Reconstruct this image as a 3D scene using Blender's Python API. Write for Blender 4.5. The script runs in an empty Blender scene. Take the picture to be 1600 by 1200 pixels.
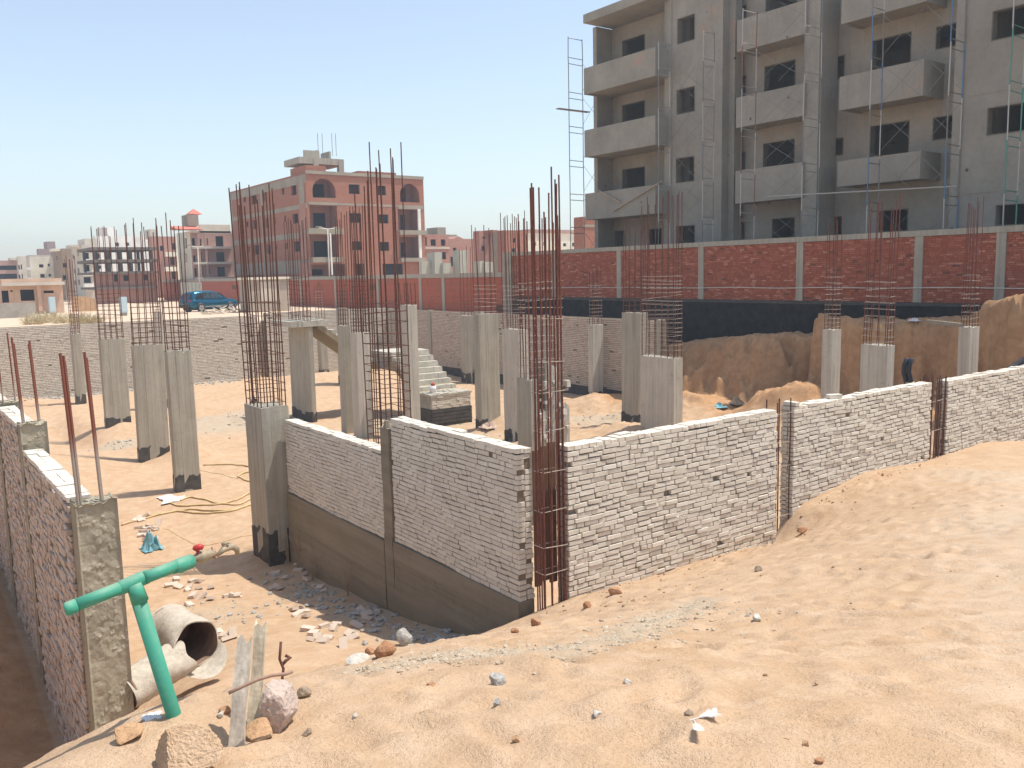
import bpy, math, random
import numpy as np
from mathutils import Matrix, Vector
rnd = random.Random(11)
sc = bpy.context.scene
R = math.radians
# ------------------------------------------------------------------ camera
F = 1350.0                      # focal length in px of the 1600 px wide photograph
ROLL, HOR = 0.022, 426.0
EYE = np.array([0.0, 0.0, 6.0])
_n = np.array([ROLL, 1, -(HOR - 600) / F]); _n /= np.linalg.norm(_n); _U = -_n
_Y = np.array([-1000.0, HOR + ROLL * 1000 - 600, F]); _Y /= np.linalg.norm(_Y)
_X = np.cross(_Y, _U)
W2 = np.stack([_X, _Y, _U])     # camera (x right, y down, z forward) -> world
cam = bpy.data.cameras.new('camera'); co = bpy.data.objects.new('camera', cam)
sc.collection.objects.link(co); sc.camera = co
cam.sensor_width = 36; cam.lens = F / 1600 * 36; cam.clip_start = 0.1; cam.clip_end = 3000
cx, cy, cz = W2 @ [1, 0, 0], W2 @ [0, -1, 0], W2 @ [0, 0, -1]
co.matrix_world = Matrix(((cx[0], cy[0], cz[0], EYE[0]), (cx[1], cy[1], cz[1], EYE[1]), (cx[2], cy[2], cz[2], EYE[2]), (0, 0, 0, 1)))
# ------------------------------------------------------------------ sky, sun, exposure
SUN_E, SUN_A = 69.0, -27.0      # elevation; azimuth from +X towards +Y
world = bpy.data.worlds.new('World'); sc.world = world; world.use_nodes = True
wn = world.node_tree; bgn = wn.nodes['Background']
sky = wn.nodes.new('ShaderNodeTexSky'); sky.sky_type = 'NISHITA'; sky.sun_disc = False
sky.sun_elevation = R(SUN_E); sky.sun_rotation = R(90 - SUN_A)
sky.air_density = 1.15; sky.dust_density = 1.0; sky.ozone_density = 1.0; sky.altitude = 50
hs = wn.nodes.new('ShaderNodeHueSaturation'); hs.inputs['Saturation'].default_value = 0.80     # dust-laden air: paler than a clean sky
wn.links.new(sky.outputs[0], hs.inputs['Color']); wn.links.new(hs.outputs[0], bgn.inputs[0]); bgn.inputs[1].default_value = 0.145
sun = bpy.data.lights.new('sun', 'SUN'); so = bpy.data.objects.new('sun', sun); sc.collection.objects.link(so)
sun.energy = 4.0; sun.angle = R(0.55); sun.color = (1.0, 0.94, 0.85)
sv = Vector((math.cos(R(SUN_E)) * math.cos(R(SUN_A)), math.cos(R(SUN_E)) * math.sin(R(SUN_A)), math.sin(R(SUN_E))))
so.rotation_euler = sv.to_track_quat('Z', 'Y').to_euler(); so.location = (40, -20, 60)
sc.view_settings.view_transform = 'Standard'; sc.view_settings.look = 'None'
sc.view_settings.exposure = 0.47; sc.view_settings.gamma = 1.0; sc.view_settings.use_curve_mapping = False
HAZE = 0.0012               # density of the dusty air
sc.cycles.max_bounces = 6; sc.cycles.diffuse_bounces = 4

# ------------------------------------------------------------------ pixel -> place helpers (1600x1200 px of the photograph)
def ray(px, py): return W2 @ np.array([px - 800.0, py - 600.0, F])
def onx(px, py, x): d = ray(px, py); return EYE + d * ((x - EYE[0]) / d[0])
def ony(px, py, y): d = ray(px, py); return EYE + d * ((y - EYE[1]) / d[1])
def onz(px, py, z): d = ray(px, py); return EYE + d * ((z - EYE[2]) / d[2])
def atd(px, py, h): d = ray(px, py); return EYE + d * (h / math.hypot(d[0], d[1]))

# ------------------------------------------------------------------ mesh helpers
class MB:
    def __init__(s): s.v = []; s.f = []; s.a = []
    def add(s, vs, fs, a=None):
        o = len(s.v); s.v += [tuple(map(float, p)) for p in vs]; s.f += [[i + o for i in f] for f in fs]
        if a is not None: s.a += [a] * len(vs)
        return s
    BF = [(0, 3, 2, 1), (4, 5, 6, 7), (0, 1, 5, 4), (1, 2, 6, 5), (2, 3, 7, 6), (3, 0, 4, 7)]
    def hexa(s, p, a=None): return s.add(p, MB.BF, a)
    def box(s, x0, x1, y0, y1, z0, z1, a=None):
        return s.hexa([(x0, y0, z0), (x1, y0, z0), (x1, y1, z0), (x0, y1, z0), (x0, y0, z1), (x1, y0, z1), (x1, y1, z1), (x0, y1, z1)], a)
    def bar(s, p, q, r, n=6, r2=None):
        return s.tube([p, q], [r, r if r2 is None else r2], n)
    def beam(s, p, q, w, h, up=(0, 0, 1)):
        p, q = Vector(p), Vector(q); d = (q - p).normalized(); u = Vector(up)
        sd = d.cross(u).normalized() * (w / 2); u2 = sd.normalized().cross(d).normalized() * (h / 2)
        return s.hexa([p - sd - u2, p + sd - u2, q + sd - u2, q - sd - u2, p - sd + u2, p + sd + u2, q + sd + u2, q - sd + u2])
    def tube(s, pts, rad, n=8, cap=True):
        pts = [Vector(p) for p in pts]; m = len(pts)
        if not hasattr(rad, '__len__'): rad = [rad] * m
        vs = []; d0 = (pts[1] - pts[0]).normalized()
        u = d0.orthogonal().normalized()
        for i, p in enumerate(pts):
            d = (pts[min(i + 1, m - 1)] - pts[max(i - 1, 0)]).normalized()
            u = (u - d * u.dot(d)).normalized(); w = d.cross(u)
            for k in range(n):
                t = 2 * math.pi * k / n; vs.append(p + (u * math.cos(t) + w * math.sin(t)) * rad[i])
        fs = [(i * n + k, i * n + (k + 1) % n, (i + 1) * n + (k + 1) % n, (i + 1) * n + k) for i in range(m - 1) for k in range(n)]
        if cap: fs += [tuple(reversed(range(n))), tuple(range((m - 1) * n, m * n))]
        return s.add(vs, fs)
    def prism(s, poly, off):     # poly: 3-D loop, off: extrusion vector
        n = len(poly); off = Vector(off); a = [Vector(p) for p in poly]; b = [p + off for p in a]
        return s.add(a + b, [tuple(reversed(range(n))), tuple(range(n, 2 * n))] + [(i, (i + 1) % n, (i + 1) % n + n, i + n) for i in range(n)])
    def build(s, name, m, parent=None, smooth=False, fix=False):
        me = bpy.data.meshes.new(name)
        off = Vector(parent['_o']) if parent is not None else Vector((0, 0, 0))
        me.from_pydata([(p[0] - off[0], p[1] - off[1], p[2] - off[2]) for p in s.v], [], s.f)
        if s.a and len(s.a) == len(s.v):
            at = me.attributes.new('rnd', 'FLOAT', 'POINT'); at.data.foreach_set('value', s.a)
        if fix:
            import bmesh
            b = bmesh.new(); b.from_mesh(me); bmesh.ops.recalc_face_normals(b, faces=b.faces); b.to_mesh(me); b.free()
        if smooth: me.polygons.foreach_set('use_smooth', [True] * len(me.polygons))
        me.materials.append(m); o = bpy.data.objects.new(name, me); sc.collection.objects.link(o)
        if parent is not None:
            o.parent = parent; o['_o'] = list(off)
        else: o['_o'] = [0, 0, 0]
        return o
def tag(o, label, cat, group=None, kind=None):
    o['label'] = label; o['category'] = cat
    if group: o['group'] = group
    if kind: o['kind'] = kind
    return o
def thing(name, label, cat, loc=(0, 0, 0), group=None):
    o = bpy.data.objects.new(name, None); sc.collection.objects.link(o); o.location = loc; o['_o'] = [float(c) for c in loc]
    o.empty_display_size = 0.2
    return tag(o, label, cat, group)
def inst(me, name, parent, M):
    o = bpy.data.objects.new(name, me); sc.collection.objects.link(o); o.parent = parent; o.matrix_local = M; return o
def recenter(o):        # top-level single mesh: move its origin to its base
    me = o.data; n = len(me.vertices); c = np.empty(n * 3); me.vertices.foreach_get('co', c); c = c.reshape(-1, 3)
    b = np.array([c[:, 0].mean(), c[:, 1].mean(), c[:, 2].min()]); me.vertices.foreach_set('co', (c - b).ravel()); o.location = b; return o
# ------------------------------------------------------------------ numpy noise
def vn(x, y, s):
    xi = np.floor(x); yi = np.floor(y); fx = x - xi; fy = y - yi; fx = fx * fx * (3 - 2 * fx); fy = fy * fy * (3 - 2 * fy)
    def h(i, j):
        t = np.sin(i * 127.1 + j * 311.7 + s * 74.7) * 43758.5453; return t - np.floor(t)
    return (h(xi, yi) * (1 - fx) + h(xi + 1, yi) * fx) * (1 - fy) + (h(xi, yi + 1) * (1 - fx) + h(xi + 1, yi + 1) * fx) * fy - 0.5
def fbm(x, y, s, o=3):
    t = 0; a = 1.0
    for k in range(o): t = t + a * vn(x * 2 ** k + k * 17.3, y * 2 ** k - k * 9.1, s + k); a *= 0.5
    return t
def sstep(a, b, x): t = np.clip((x - a) / (b - a), 0, 1); return t * t * (3 - 2 * t)

# ------------------------------------------------------------------ materials
class NT:
    def __init__(s, name):
        s.m = bpy.data.materials.new(name); s.m.use_nodes = True; s.t = s.m.node_tree; s.b = s.t.nodes['Principled BSDF']
        s.pos = s.n('ShaderNodeNewGeometry').outputs['Position']
    def n(s, k): return s.t.nodes.new(k)
    def l(s, a, b): s.t.links.new(a, b)
    def scaled(s, v, src=None):
        m = s.n('ShaderNodeMapping'); m.inputs['Scale'].default_value = v; s.l(src or s.pos, m.inputs['Vector']); return m.outputs[0]
    def noise(s, scale, detail=4, rough=0.6, vec=None, dist=0.0):
        n = s.n('ShaderNodeTexNoise'); n.inputs['Scale'].default_value = scale; n.inputs['Detail'].default_value = detail
        n.inputs['Roughness'].default_value = rough; n.inputs['Distortion'].default_value = dist; s.l(vec or s.pos, n.inputs['Vector']); return n.outputs['Fac']
    def ramp(s, f, stops):
        r = s.n('ShaderNodeValToRGB'); e = r.color_ramp.elements
        while len(e) < len(stops): e.new(0.5)
        for k, (p, c) in enumerate(stops): e[k].position = p; e[k].color = (c if hasattr(c, '__len__') else (c, c, c)) + ((1,) if (not hasattr(c, '__len__') or len(c) == 3) else ()) if hasattr(c, '__len__') else (c, c, c, 1)
        s.l(f, r.inputs[0]); return r.outputs[0]
    def mix(s, f, a, b, mode='MIX'):
        m = s.n('ShaderNodeMix'); m.data_type = 'RGBA'; m.blend_type = mode; m.clamp_factor = True
        for sock, v in ((m.inputs[0], f), (m.inputs[6], a), (m.inputs[7], b)):
            if isinstance(v, (int, float)): sock.default_value = v
            elif isinstance(v, tuple): sock.default_value = v + (1,) if len(v) == 3 else v
            else: s.l(v, sock)
        return m.outputs[2]
    def bump(s, h, strength=0.5, dist=0.02, prev=None):
        b = s.n('ShaderNodeBump'); b.inputs['Strength'].default_value = strength; b.inputs['Distance'].default_value = dist
        s.l(h, b.inputs['Height'])
        if prev: s.l(prev, b.inputs['Normal'])
        return b.outputs[0]
    def attr(s, name, out='Fac'):
        a = s.n('ShaderNodeAttribute'); a.attribute_name = name; return a.outputs[out]
    def out(s, col, rough=0.9, nor=None, metal=0.0, spec=0.3):
        if isinstance(col, tuple): s.b.inputs['Base Color'].default_value = col + (1,)
        else: s.l(col, s.b.inputs['Base Color'])
        if isinstance(rough, (int, float)): s.b.inputs['Roughness'].default_value = rough
        else: s.l(rough, s.b.inputs['Roughness'])
        s.b.inputs['Metallic'].default_value = metal; s.b.inputs['Specular IOR Level'].default_value = spec
        if nor: s.l(nor, s.b.inputs['Normal'])
        return s.m
def plain(name, c, rough=0.8, var=0.25, scale=6.0, bump=0.15, metal=0.0, spec=0.3, stretch=None):
    t = NT(name); v = t.scaled(stretch) if stretch else None
    f = t.noise(scale, 5, 0.65, v); g = t.noise(scale * 9, 3, 0.6)
    lo = tuple(x * (1 - var) for x in c); hi = tuple(min(1, x * (1 + var)) for x in c)
    col = t.ramp(f, [(0.3, lo), (0.7, hi)])
    col = t.mix(t.ramp(g, [(0.55, 0.0), (0.8, 0.35)]), col, tuple(x * 0.6 for x in c))
    return t.out(col, rough, t.bump(g, bump, 0.02), metal, spec)
def flat(name, c, rough=0.5, metal=0.0, spec=0.4): t = NT(name); return t.out(c, rough, None, metal, spec)

def sand_mat():
    t = NT('sand'); tint = t.n('ShaderNodeSeparateColor'); a = t.n('ShaderNodeAttribute'); a.attribute_name = 'tint'; t.l(a.outputs['Color'], tint.inputs[0])
    big = t.noise(0.45, 5, 0.6); mid = t.noise(3.2, 5, 0.65, None, 0.6); fine = t.noise(38, 4, 0.7); grit = t.noise(150, 2, 0.6)
    c = t.ramp(big, [(0.3, (0.47, 0.315, 0.19)), (0.7, (0.53, 0.37, 0.24))])
    c = t.mix(t.ramp(mid, [(0.42, 0.0), (0.66, 0.8)]), c, (0.58, 0.425, 0.29))
    c = t.mix(t.ramp(fine, [(0.52, 0.0), (0.75, 0.5)]), c, (0.345, 0.22, 0.13))
    c = t.mix(t.ramp(grit, [(0.6, 0.0), (0.7, 0.5)]), c, (0.32, 0.20, 0.12))
    ng = t.noise(4.0, 4, 0.7)
    def msk(ch, lo=0.25, hi=0.75):
        m = t.n('ShaderNodeMath'); m.operation = 'ADD'; t.l(ch, m.inputs[0])
        k = t.n('ShaderNodeMath'); k.operation = 'MULTIPLY_ADD'; t.l(ng, k.inputs[0]); k.inputs[1].default_value = 0.9; k.inputs[2].default_value = -0.45
        t.l(k.outputs[0], m.inputs[1]); return t.ramp(m.outputs[0], [(lo, 0.0), (hi, 1.0)])
    c = t.mix(msk(tint.outputs[0]), c, t.ramp(fine, [(0.35, (0.37, 0.295, 0.205)), (0.65, (0.53, 0.44, 0.33))]))      # grey gravel and cement dust
    c = t.mix(msk(tint.outputs[1]), c, (0.585, 0.46, 0.34))                                                        # driven, pale sand
    c = t.mix(msk(tint.outputs[2]), c, t.ramp(mid, [(0.35, (0.40, 0.225, 0.115)), (0.65, (0.52, 0.32, 0.175))]))   # freshly cut, redder sand
    n1 = t.bump(mid, 0.4, 0.05); n2 = t.bump(fine, 0.9, 0.018, n1); n3 = t.bump(grit, 0.7, 0.008, n2)
    return t.out(c, 0.95, n3, 0, 0.1)
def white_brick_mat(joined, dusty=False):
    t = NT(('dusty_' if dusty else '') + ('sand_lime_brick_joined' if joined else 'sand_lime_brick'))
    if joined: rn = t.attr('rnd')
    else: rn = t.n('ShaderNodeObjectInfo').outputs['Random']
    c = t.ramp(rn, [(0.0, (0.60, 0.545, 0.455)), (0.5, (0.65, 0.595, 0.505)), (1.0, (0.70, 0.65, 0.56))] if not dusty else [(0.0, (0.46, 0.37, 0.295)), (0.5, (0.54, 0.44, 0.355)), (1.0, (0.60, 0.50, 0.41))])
    st = t.noise(2.3, 5, 0.7); sp = t.noise(45, 4, 0.7); sm = t.noise(9, 4, 0.75, None, 1.0)
    c = t.mix(t.ramp(st, [(0.45, 0.0), (0.75, 0.35)]), c, (0.52, 0.455, 0.365))
    c = t.mix(t.ramp(sm, [(0.57, 0.0), (0.68, 0.75)]), c, (0.44, 0.385, 0.31))                                      # mortar smears
    c = t.mix(t.ramp(sp, [(0.6, 0.0), (0.75, 0.5)]), c, (0.30, 0.26, 0.205))
    return t.out(c, 0.92, t.bump(sp, 0.5, 0.008), 0, 0.15)
def red_brick_mat():
    t = NT('red_brick_joined'); rn = t.attr('rnd')
    c = t.ramp(rn, [(0.0, (0.32, 0.095, 0.058)), (0.5, (0.38, 0.12, 0.072)), (0.85, (0.43, 0.15, 0.092)), (1.0, (0.52, 0.25, 0.175))])
    f = t.noise(30, 4, 0.7); c = t.mix(t.ramp(f, [(0.5, 0.0), (0.75, 0.4)]), c, (0.16, 0.06, 0.04))
    return t.out(c, 0.95, t.bump(f, 0.4, 0.01), 0, 0.1)
def far_brick_mat(name, c1, c2, cm):
    t = NT(name); v = t.scaled((1, 1, 1))
    sx = t.n('ShaderNodeSeparateXYZ'); t.l(t.pos, sx.inputs[0]); ad = t.n('ShaderNodeMath'); ad.operation = 'ADD'
    t.l(sx.outputs[0], ad.inputs[0]); t.l(sx.outputs[1], ad.inputs[1]); cb = t.n('ShaderNodeCombineXYZ'); t.l(ad.outputs[0], cb.inputs[0]); t.l(sx.outputs[2], cb.inputs[1])
    b = t.n('ShaderNodeTexBrick'); t.l(cb.outputs[0], b.inputs['Vector']); b.inputs['Scale'].default_value = 1.0
    b.inputs['Brick Width'].default_value = 0.26; b.inputs['Row Height'].default_value = 0.078; b.inputs['Mortar Size'].default_value = 0.009
    b.inputs['Color1'].default_value = c1 + (1,); b.inputs['Color2'].default_value = c2 + (1,); b.inputs['Mortar'].default_value = cm + (1,)
    f = t.noise(0.8, 5, 0.7); c = t.mix(t.ramp(f, [(0.4, 0.0), (0.8, 0.5)]), b.outputs[0], tuple(x * 0.75 for x in c1))
    g = t.noise(0.25, 4, 0.7, t.scaled((1, 1, 3))); c = t.mix(t.ramp(g, [(0.52, 0.0), (0.8, 0.55)]), c, cm)
    return t.out(c, 0.95, t.bump(b.outputs['Fac'], 0.3, 0.01), 0, 0.1)
def concrete_mat(name, c, boards=True, stain=(0.16, 0.14, 0.11), bs=(9, 9, 0.35)):
    t = NT(name); bv = t.scaled(bs); b = t.noise(1.0, 3, 0.6, bv); cl = t.noise(1.4, 5, 0.7); f = t.noise(28, 4, 0.7); h = t.noise(7, 5, 0.75, None, 0.8)
    col = t.ramp(b if boards else cl, [(0.3, tuple(x * 0.8 for x in c)), (0.7, tuple(x * 1.15 for x in c))])
    col = t.mix(t.ramp(cl, [(0.45, 0.0), (0.75, 0.5)]), col, tuple(x * 1.25 for x in c))
    col = t.mix(t.ramp(h, [(0.6, 0.0), (0.72, 0.6)]), col, stain)
    col = t.mix(t.ramp(f, [(0.58, 0.0), (0.75, 0.5)]), col, tuple(x * 0.6 for x in c))
    n = t.bump(f, 0.35, 0.01); n = t.bump(b, 0.5 if boards else 0.1, 0.03, n); n = t.bump(h, 0.4, 0.02, n)
    return t.out(col, 0.93, n, 0, 0.2)
def plaster_mat(name, c, patch=False):
    t = NT(name); a = t.noise(0.5, 5, 0.7); b = t.noise(5, 5, 0.75, None, 0.5); s2 = t.noise(0.9, 4, 0.7, t.scaled((1.6, 1.6, 0.25))); f = t.noise(50, 3, 0.6)
    col = t.ramp(a, [(0.3, tuple(x * 0.82 for x in c)), (0.7, tuple(x * 1.15 for x in c))])
    col = t.mix(t.ramp(b, [(0.5, 0.0), (0.75, 0.45)]), col, tuple(x * 0.7 for x in c))
    col = t.mix(t.ramp(s2, [(0.55, 0.0), (0.75, 0.4)]), col, (c[0] * 1.25, c[1] * 1.15, c[2] * 1.05))
    n = t.bump(f, 0.4, 0.015, t.bump(b, 0.4, 0.03))
    if patch:
        p = t.noise(0.33, 5, 0.75, t.scaled((1, 1, 1.6)), 0.7); col = t.mix(t.ramp(p, [(0.60, 0.0), (0.66, 0.6)]), col, (c[0] * 1.35, c[1] * 0.98, c[2] * 0.85))
        d = t.noise(0.6, 4, 0.8, t.scaled((5, 5, 0.5))); col = t.mix(t.ramp(d, [(0.55, 0.0), (0.78, 0.5)]), col, tuple(x * 0.6 for x in c))
        v = t.n('ShaderNodeTexVoronoi'); v.inputs['Scale'].default_value = 0.9; v.inputs['Randomness'].default_value = 1.0; t.l(t.pos, v.inputs['Vector']); col = t.mix(t.ramp(v.outputs['Distance'], [(0.05, 0.85), (0.075, 0.0)]), col, tuple(x * 0.22 for x in c))
    return t.out(col, 0.95, n, 0, 0.1)
SAND = sand_mat()
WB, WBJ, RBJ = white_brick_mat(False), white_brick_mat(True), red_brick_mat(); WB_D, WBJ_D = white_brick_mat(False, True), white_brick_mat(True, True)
MORTAR = plain('mortar', (0.19, 0.15, 0.105), 0.95, 0.25, 5, 0.4)
MORTAR_DARK = plain('rough_mortar', (0.23, 0.20, 0.165), 0.95, 0.3, 6, 0.6)
RMORTAR = plain('red_wall_mortar', (0.16, 0.075, 0.052), 0.95, 0.3, 6, 0.4)
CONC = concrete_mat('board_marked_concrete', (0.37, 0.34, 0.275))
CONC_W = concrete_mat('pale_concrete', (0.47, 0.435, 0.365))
CONC_D = concrete_mat('raw_concrete_plinth', (0.25, 0.21, 0.155), True, (0.14, 0.10, 0.065), (9, 0.3, 7))
CONC_R = concrete_mat('rough_grey_concrete', (0.34, 0.31, 0.25), False)
BIT = plain('bitumen_paint', (0.075, 0.07, 0.064), 0.8, 0.4, 5, 0.25)
BIT_B = plain('bitumen_wall_paint', (0.017, 0.0165, 0.0165), 0.75, 0.8, 3, 0.3)
RUST = plain('rusty_steel', (0.135, 0.062, 0.043), 0.75, 0.35, 14, 0.2, 0.2)
RUST_R = plain('red_rusty_steel', (0.165, 0.062, 0.045), 0.75, 0.35, 14, 0.2, 0.2)
RUST_D = plain('dusty_steel', (0.36, 0.30, 0.25), 0.85, 0.3, 14, 0.2)
PLASTER = plaster_mat('grey_cement_render', (0.315, 0.295, 0.25), True)
PLASTER_W = plaster_mat('bounce_tinted_render', (0.33, 0.30, 0.25), True)  # render with the tan of bounced light put into its colour
# ------------------------------------------------------------------ terrain
CTRL = [(0, 0, 4.35), (-3, 0, 4.4), (3, -2, 4.42), (0, -6, 4.5), (9, -5, 4.2), (18, -5, 3.4), (30, -8, 3.0), (-8, -4, 4.3), (-10, 6, 3.4), (-6, 14, 3.2), (-5, 25, 3.3), (-8, 40, 3.4), (-4, 34, 3.2),
 (0.9, 3.79, 4.1), (1.06, 3.55, 4.02), (1.32, 3.67, 4.02), (0.3, 4.6, 3.62), (-0.6, 4.3, 3.7), (2.0, 2.8, 4.17), (2.8, 1.1, 4.38), (4.2, 3.0, 3.75),
 (4.16, 6.83, 2.44), (3.27, 6.42, 2.74), (2.74, 6.0, 2.98), (2.35, 6.3, 2.85), (0.7, 7.2, 2.1), (1.5, 7.5, 2.0), (2.2, 8.4, 1.75), (1.7, 9.4, 1.05), (2.8, 10.2, 1.15), (3.6, 9.6, 1.15),
 (4.4, 8.5, 1.45), (5.4, 8.3, 1.55), (3.5, 12, 0.6), (5.0, 11, 0.75), (6.0, 9.6, 1.05), (3.5, 15, 0.1), (6.68, 8.74, 1.5), (6.68, 9.4, 1.12), (6.68, 10.4, 0.64), (6.68, 11.3, 0.46), (6.68, 12.7, 0.27), (6.68, 14.1, 0.15), (6.68, 15.8, 0.0),
 (6.68, 17.4, -0.05), (3, 20, 0), (2.2, 16, 0.1), (2, 26, 0.05), (5, 26, 0), (3, 36, 0), (5, 45, 0), (2, 48, 0.1), (6, 33, 0), (6.5, 22, 0), (6.5, 50, 0.15),
 (7.24, 8.67, 1.6), (8.07, 8.67, 1.56), (9, 8.67, 1.55), (10, 8.67, 1.54), (11, 8.67, 1.49), (11.74, 8.67, 1.44), (12.2, 8.67, 1.86), (13.1, 8.67, 2.08), (14.1, 8.67, 2.22), (15.4, 8.67, 2.18), (16.6, 8.67, 2.11), (17.3, 8.67, 2.16), (19.2, 8.67, 2.15), (20.7, 8.67, 1.97), (25, 8.6, 1.95), (32, 7, 2.0), (45, 5, 2.4),
 (12.9, 5.4, 2.80), (16, 5, 2.55), (10, 5.8, 2.72), (8.2, 7.0, 2.18), (20, 3, 2.6), (13, 7.4, 2.38), (18.2, 7.6, 2.3), (6, 5, 2.98), (7, 2, 3.7),
 (1.35, 10.2, 0.55), (1.3, 12.4, -0.1), (1.3, 14.2, 0.25), (1.3, 16.8, 0.38), (1.3, 19, 0.6), (-0.3, 10, 1.2), (-1.2, 13, 1.8), (-1.5, 18, 2.2), (-0.1, 7.6, 2.2), (1.3, 30, 1.5), (-2, 30, 2.8)]
_P = np.array(CTRL, float)
def _tps(r2): return 0.5 * r2 * np.log(r2 + 1e-9)
def _fit():
    n = len(_P); d = ((_P[:, None, :2] - _P[None, :, :2]) ** 2).sum(2); A = np.zeros((n + 3, n + 3)); A[:n, :n] = _tps(d) + np.eye(n) * 0.02
    A[:n, n] = 1; A[:n, n + 1:] = _P[:, :2]; A[n, :n] = 1; A[n + 1:, :n] = _P[:, :2].T
    return np.linalg.solve(A, np.concatenate([_P[:, 2], [0, 0, 0]]))
_W = _fit()
def hout(x, y):
    z = _W[len(_P)] + _W[len(_P) + 1] * x + _W[len(_P) + 2] * y
    for k in range(len(_P)): z = z + _W[k] * _tps((x - _P[k, 0]) ** 2 + (y - _P[k, 1]) ** 2)
    return z
MOUNDS = [(8.0, 29.2, 0.55, 1.1), (7.7, 37.0, 0.35, 0.8), (19.0, 26.3, 0.6, 1.2), (17.6, 22.6, 0.45, 1.2), (25.2, 28.6, 0.4, 1.6), (21.5, 22.0, 0.5, 1.8), (11, 36, 0.3, 1.6), (20.4, 46.3, 0.5, 2.2), (13, 22, 0.3, 1.5), (24.5, 33, 0.35, 1.8), (9.5, 21, 0.3, 1.4)]
BANK = [(8.0, 27.6), (12.0, 27.4), (14.5, 27.9), (17.0, 27.3), (19.3, 27.9), (20.3, 29.3), (22.0, 29.4), (24.5, 29.3), (27, 28.8), (29, 28.4)]
def hin(x, y):
    z = 0.05 + 0.10 * fbm(x * 0.35, y * 0.35, 5)
    for mx, my, h, r in MOUNDS: z = z + h * np.exp(-((x - mx) ** 2 + (y - my) ** 2) / (r * r) * 1.6)
    bx = np.interp(y, [b[0] for b in BANK], [b[1] for b in BANK]) + 0.7 * fbm(y * 0.6, y * 0 + 3.0, 9)
    top = np.interp(y, [8, 12.1, 12.9, 13.6, 14.2, 15.5, 18.5, 19.7, 20.3, 21.9, 23.5, 25.4, 27.0, 29.5], [5.3, 4.95, 4.65, 4.25, 4.05, 4.02, 3.9, 3.78, 3.2, 3.2, 3.05, 2.85, 2.6, 2.2])
    foot = 0.5 + 1.2 * sstep(19.5, 13, y)
    wd = 0.5 + 0.75 * sstep(20.0, 21.5, y) + 0.7 * sstep(24.5, 27.0, y)            # the cut face is steep on the right, a slumped slope on the left
    lump = 0.5 * fbm(x * 1.6, y * 1.6, 31) + 0.18 * fbm(x * 4, y * 4, 33)
    face = sstep(-1, 0.15, (x - bx + lump) / wd); apron = sstep(-5.5, -0.3, x - bx)
    b = (foot * apron + (top - foot) * face + 0.15 * fbm(x * 1.3, y * 1.3, 4) + 0.08 * fbm(x * 4.5, y * 4.5, 35)) * sstep(30.0, 27.5, y)
    # fallen, sunlit sand lying against the cut face
    b = b + (1.25 + 0.3 * fbm(x * 2.2, y * 2.2, 36)) * np.exp(-(((x - 26.6) / 1.3) ** 2 + ((y - 19.3) / 1.7) ** 4)) + (0.8 + 0.3 * fbm(x * 1.7, y * 1.7, 37)) * np.exp(-(((x - 25.6) / 1.7) ** 2 + ((y - 23.6) / 1.8) ** 2))
    return z + np.where(x > 20, b, 0)
RUT = [(4.5, 1.0), (9.5, 3.8), (14.5, 5.6), (21, 5.2), (30, 3.0)]
def pdist(x, y, line):
    d = np.full(np.shape(x), 1e9)
    for (ax, ay), (bx, by) in zip(line[:-1], line[1:]):
        t = np.clip(((x - ax) * (bx - ax) + (y - ay) * (by - ay)) / ((bx - ax) ** 2 + (by - ay) ** 2), 0, 1)
        d = np.minimum(d, np.hypot(x - ax - t * (bx - ax), y - ay - t * (by - ay)))
    return d
def terrain(x, y, fine=True):
    x = np.asarray(x, float); y = np.asarray(y, float)
    o = hout(x, y); i = hin(x, y)
    if fine:
        o = o + 0.05 * fbm(x * 0.9, y * 0.9, 21) + 0.018 * fbm(x * 2.6, y * 2.6, 22) + 0.016 * fbm(x * 7, y * 7, 23, 3)
        i = i + 0.05 * fbm(x * 1.5, y * 1.5, 24) + 0.03 * fbm(x * 5, y * 5, 25, 2)
    k = np.where(y < 17.4, (x > 6.8) * 1.0, sstep(5.6, 7.0, x)) * (y > 8.8)
    z = o * (1 - k) + i * k
    street = 3.42 + 0.10 * fbm(x * 0.08, y * 0.08, 41) + 0.04 * fbm(x * 0.5, y * 0.5, 42)
    z = np.where((y > 51.15) | ((x > 27.15) & (y > 30.0)), street, z)
    z = np.where((y <= 51.15) & (x > 31.1), 4.9, z)
    z = np.where((x < -9) | (y < -7) | (x > 60), street + 0.6, z)
    return z
def gz(x, y): return float(terrain(np.array([x]), np.array([y]))[0])
def hit(px, py, tmax=120):
    d = ray(px, py); d = d / np.linalg.norm(d); t = np.arange(1.5, tmax, 0.04); P = EYE[None] + t[:, None] * d[None]
    z = terrain(P[:, 0], P[:, 1]); k = np.argmax(P[:, 2] < z); q = P[k].copy(); q[2] = z[k]; return q
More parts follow.
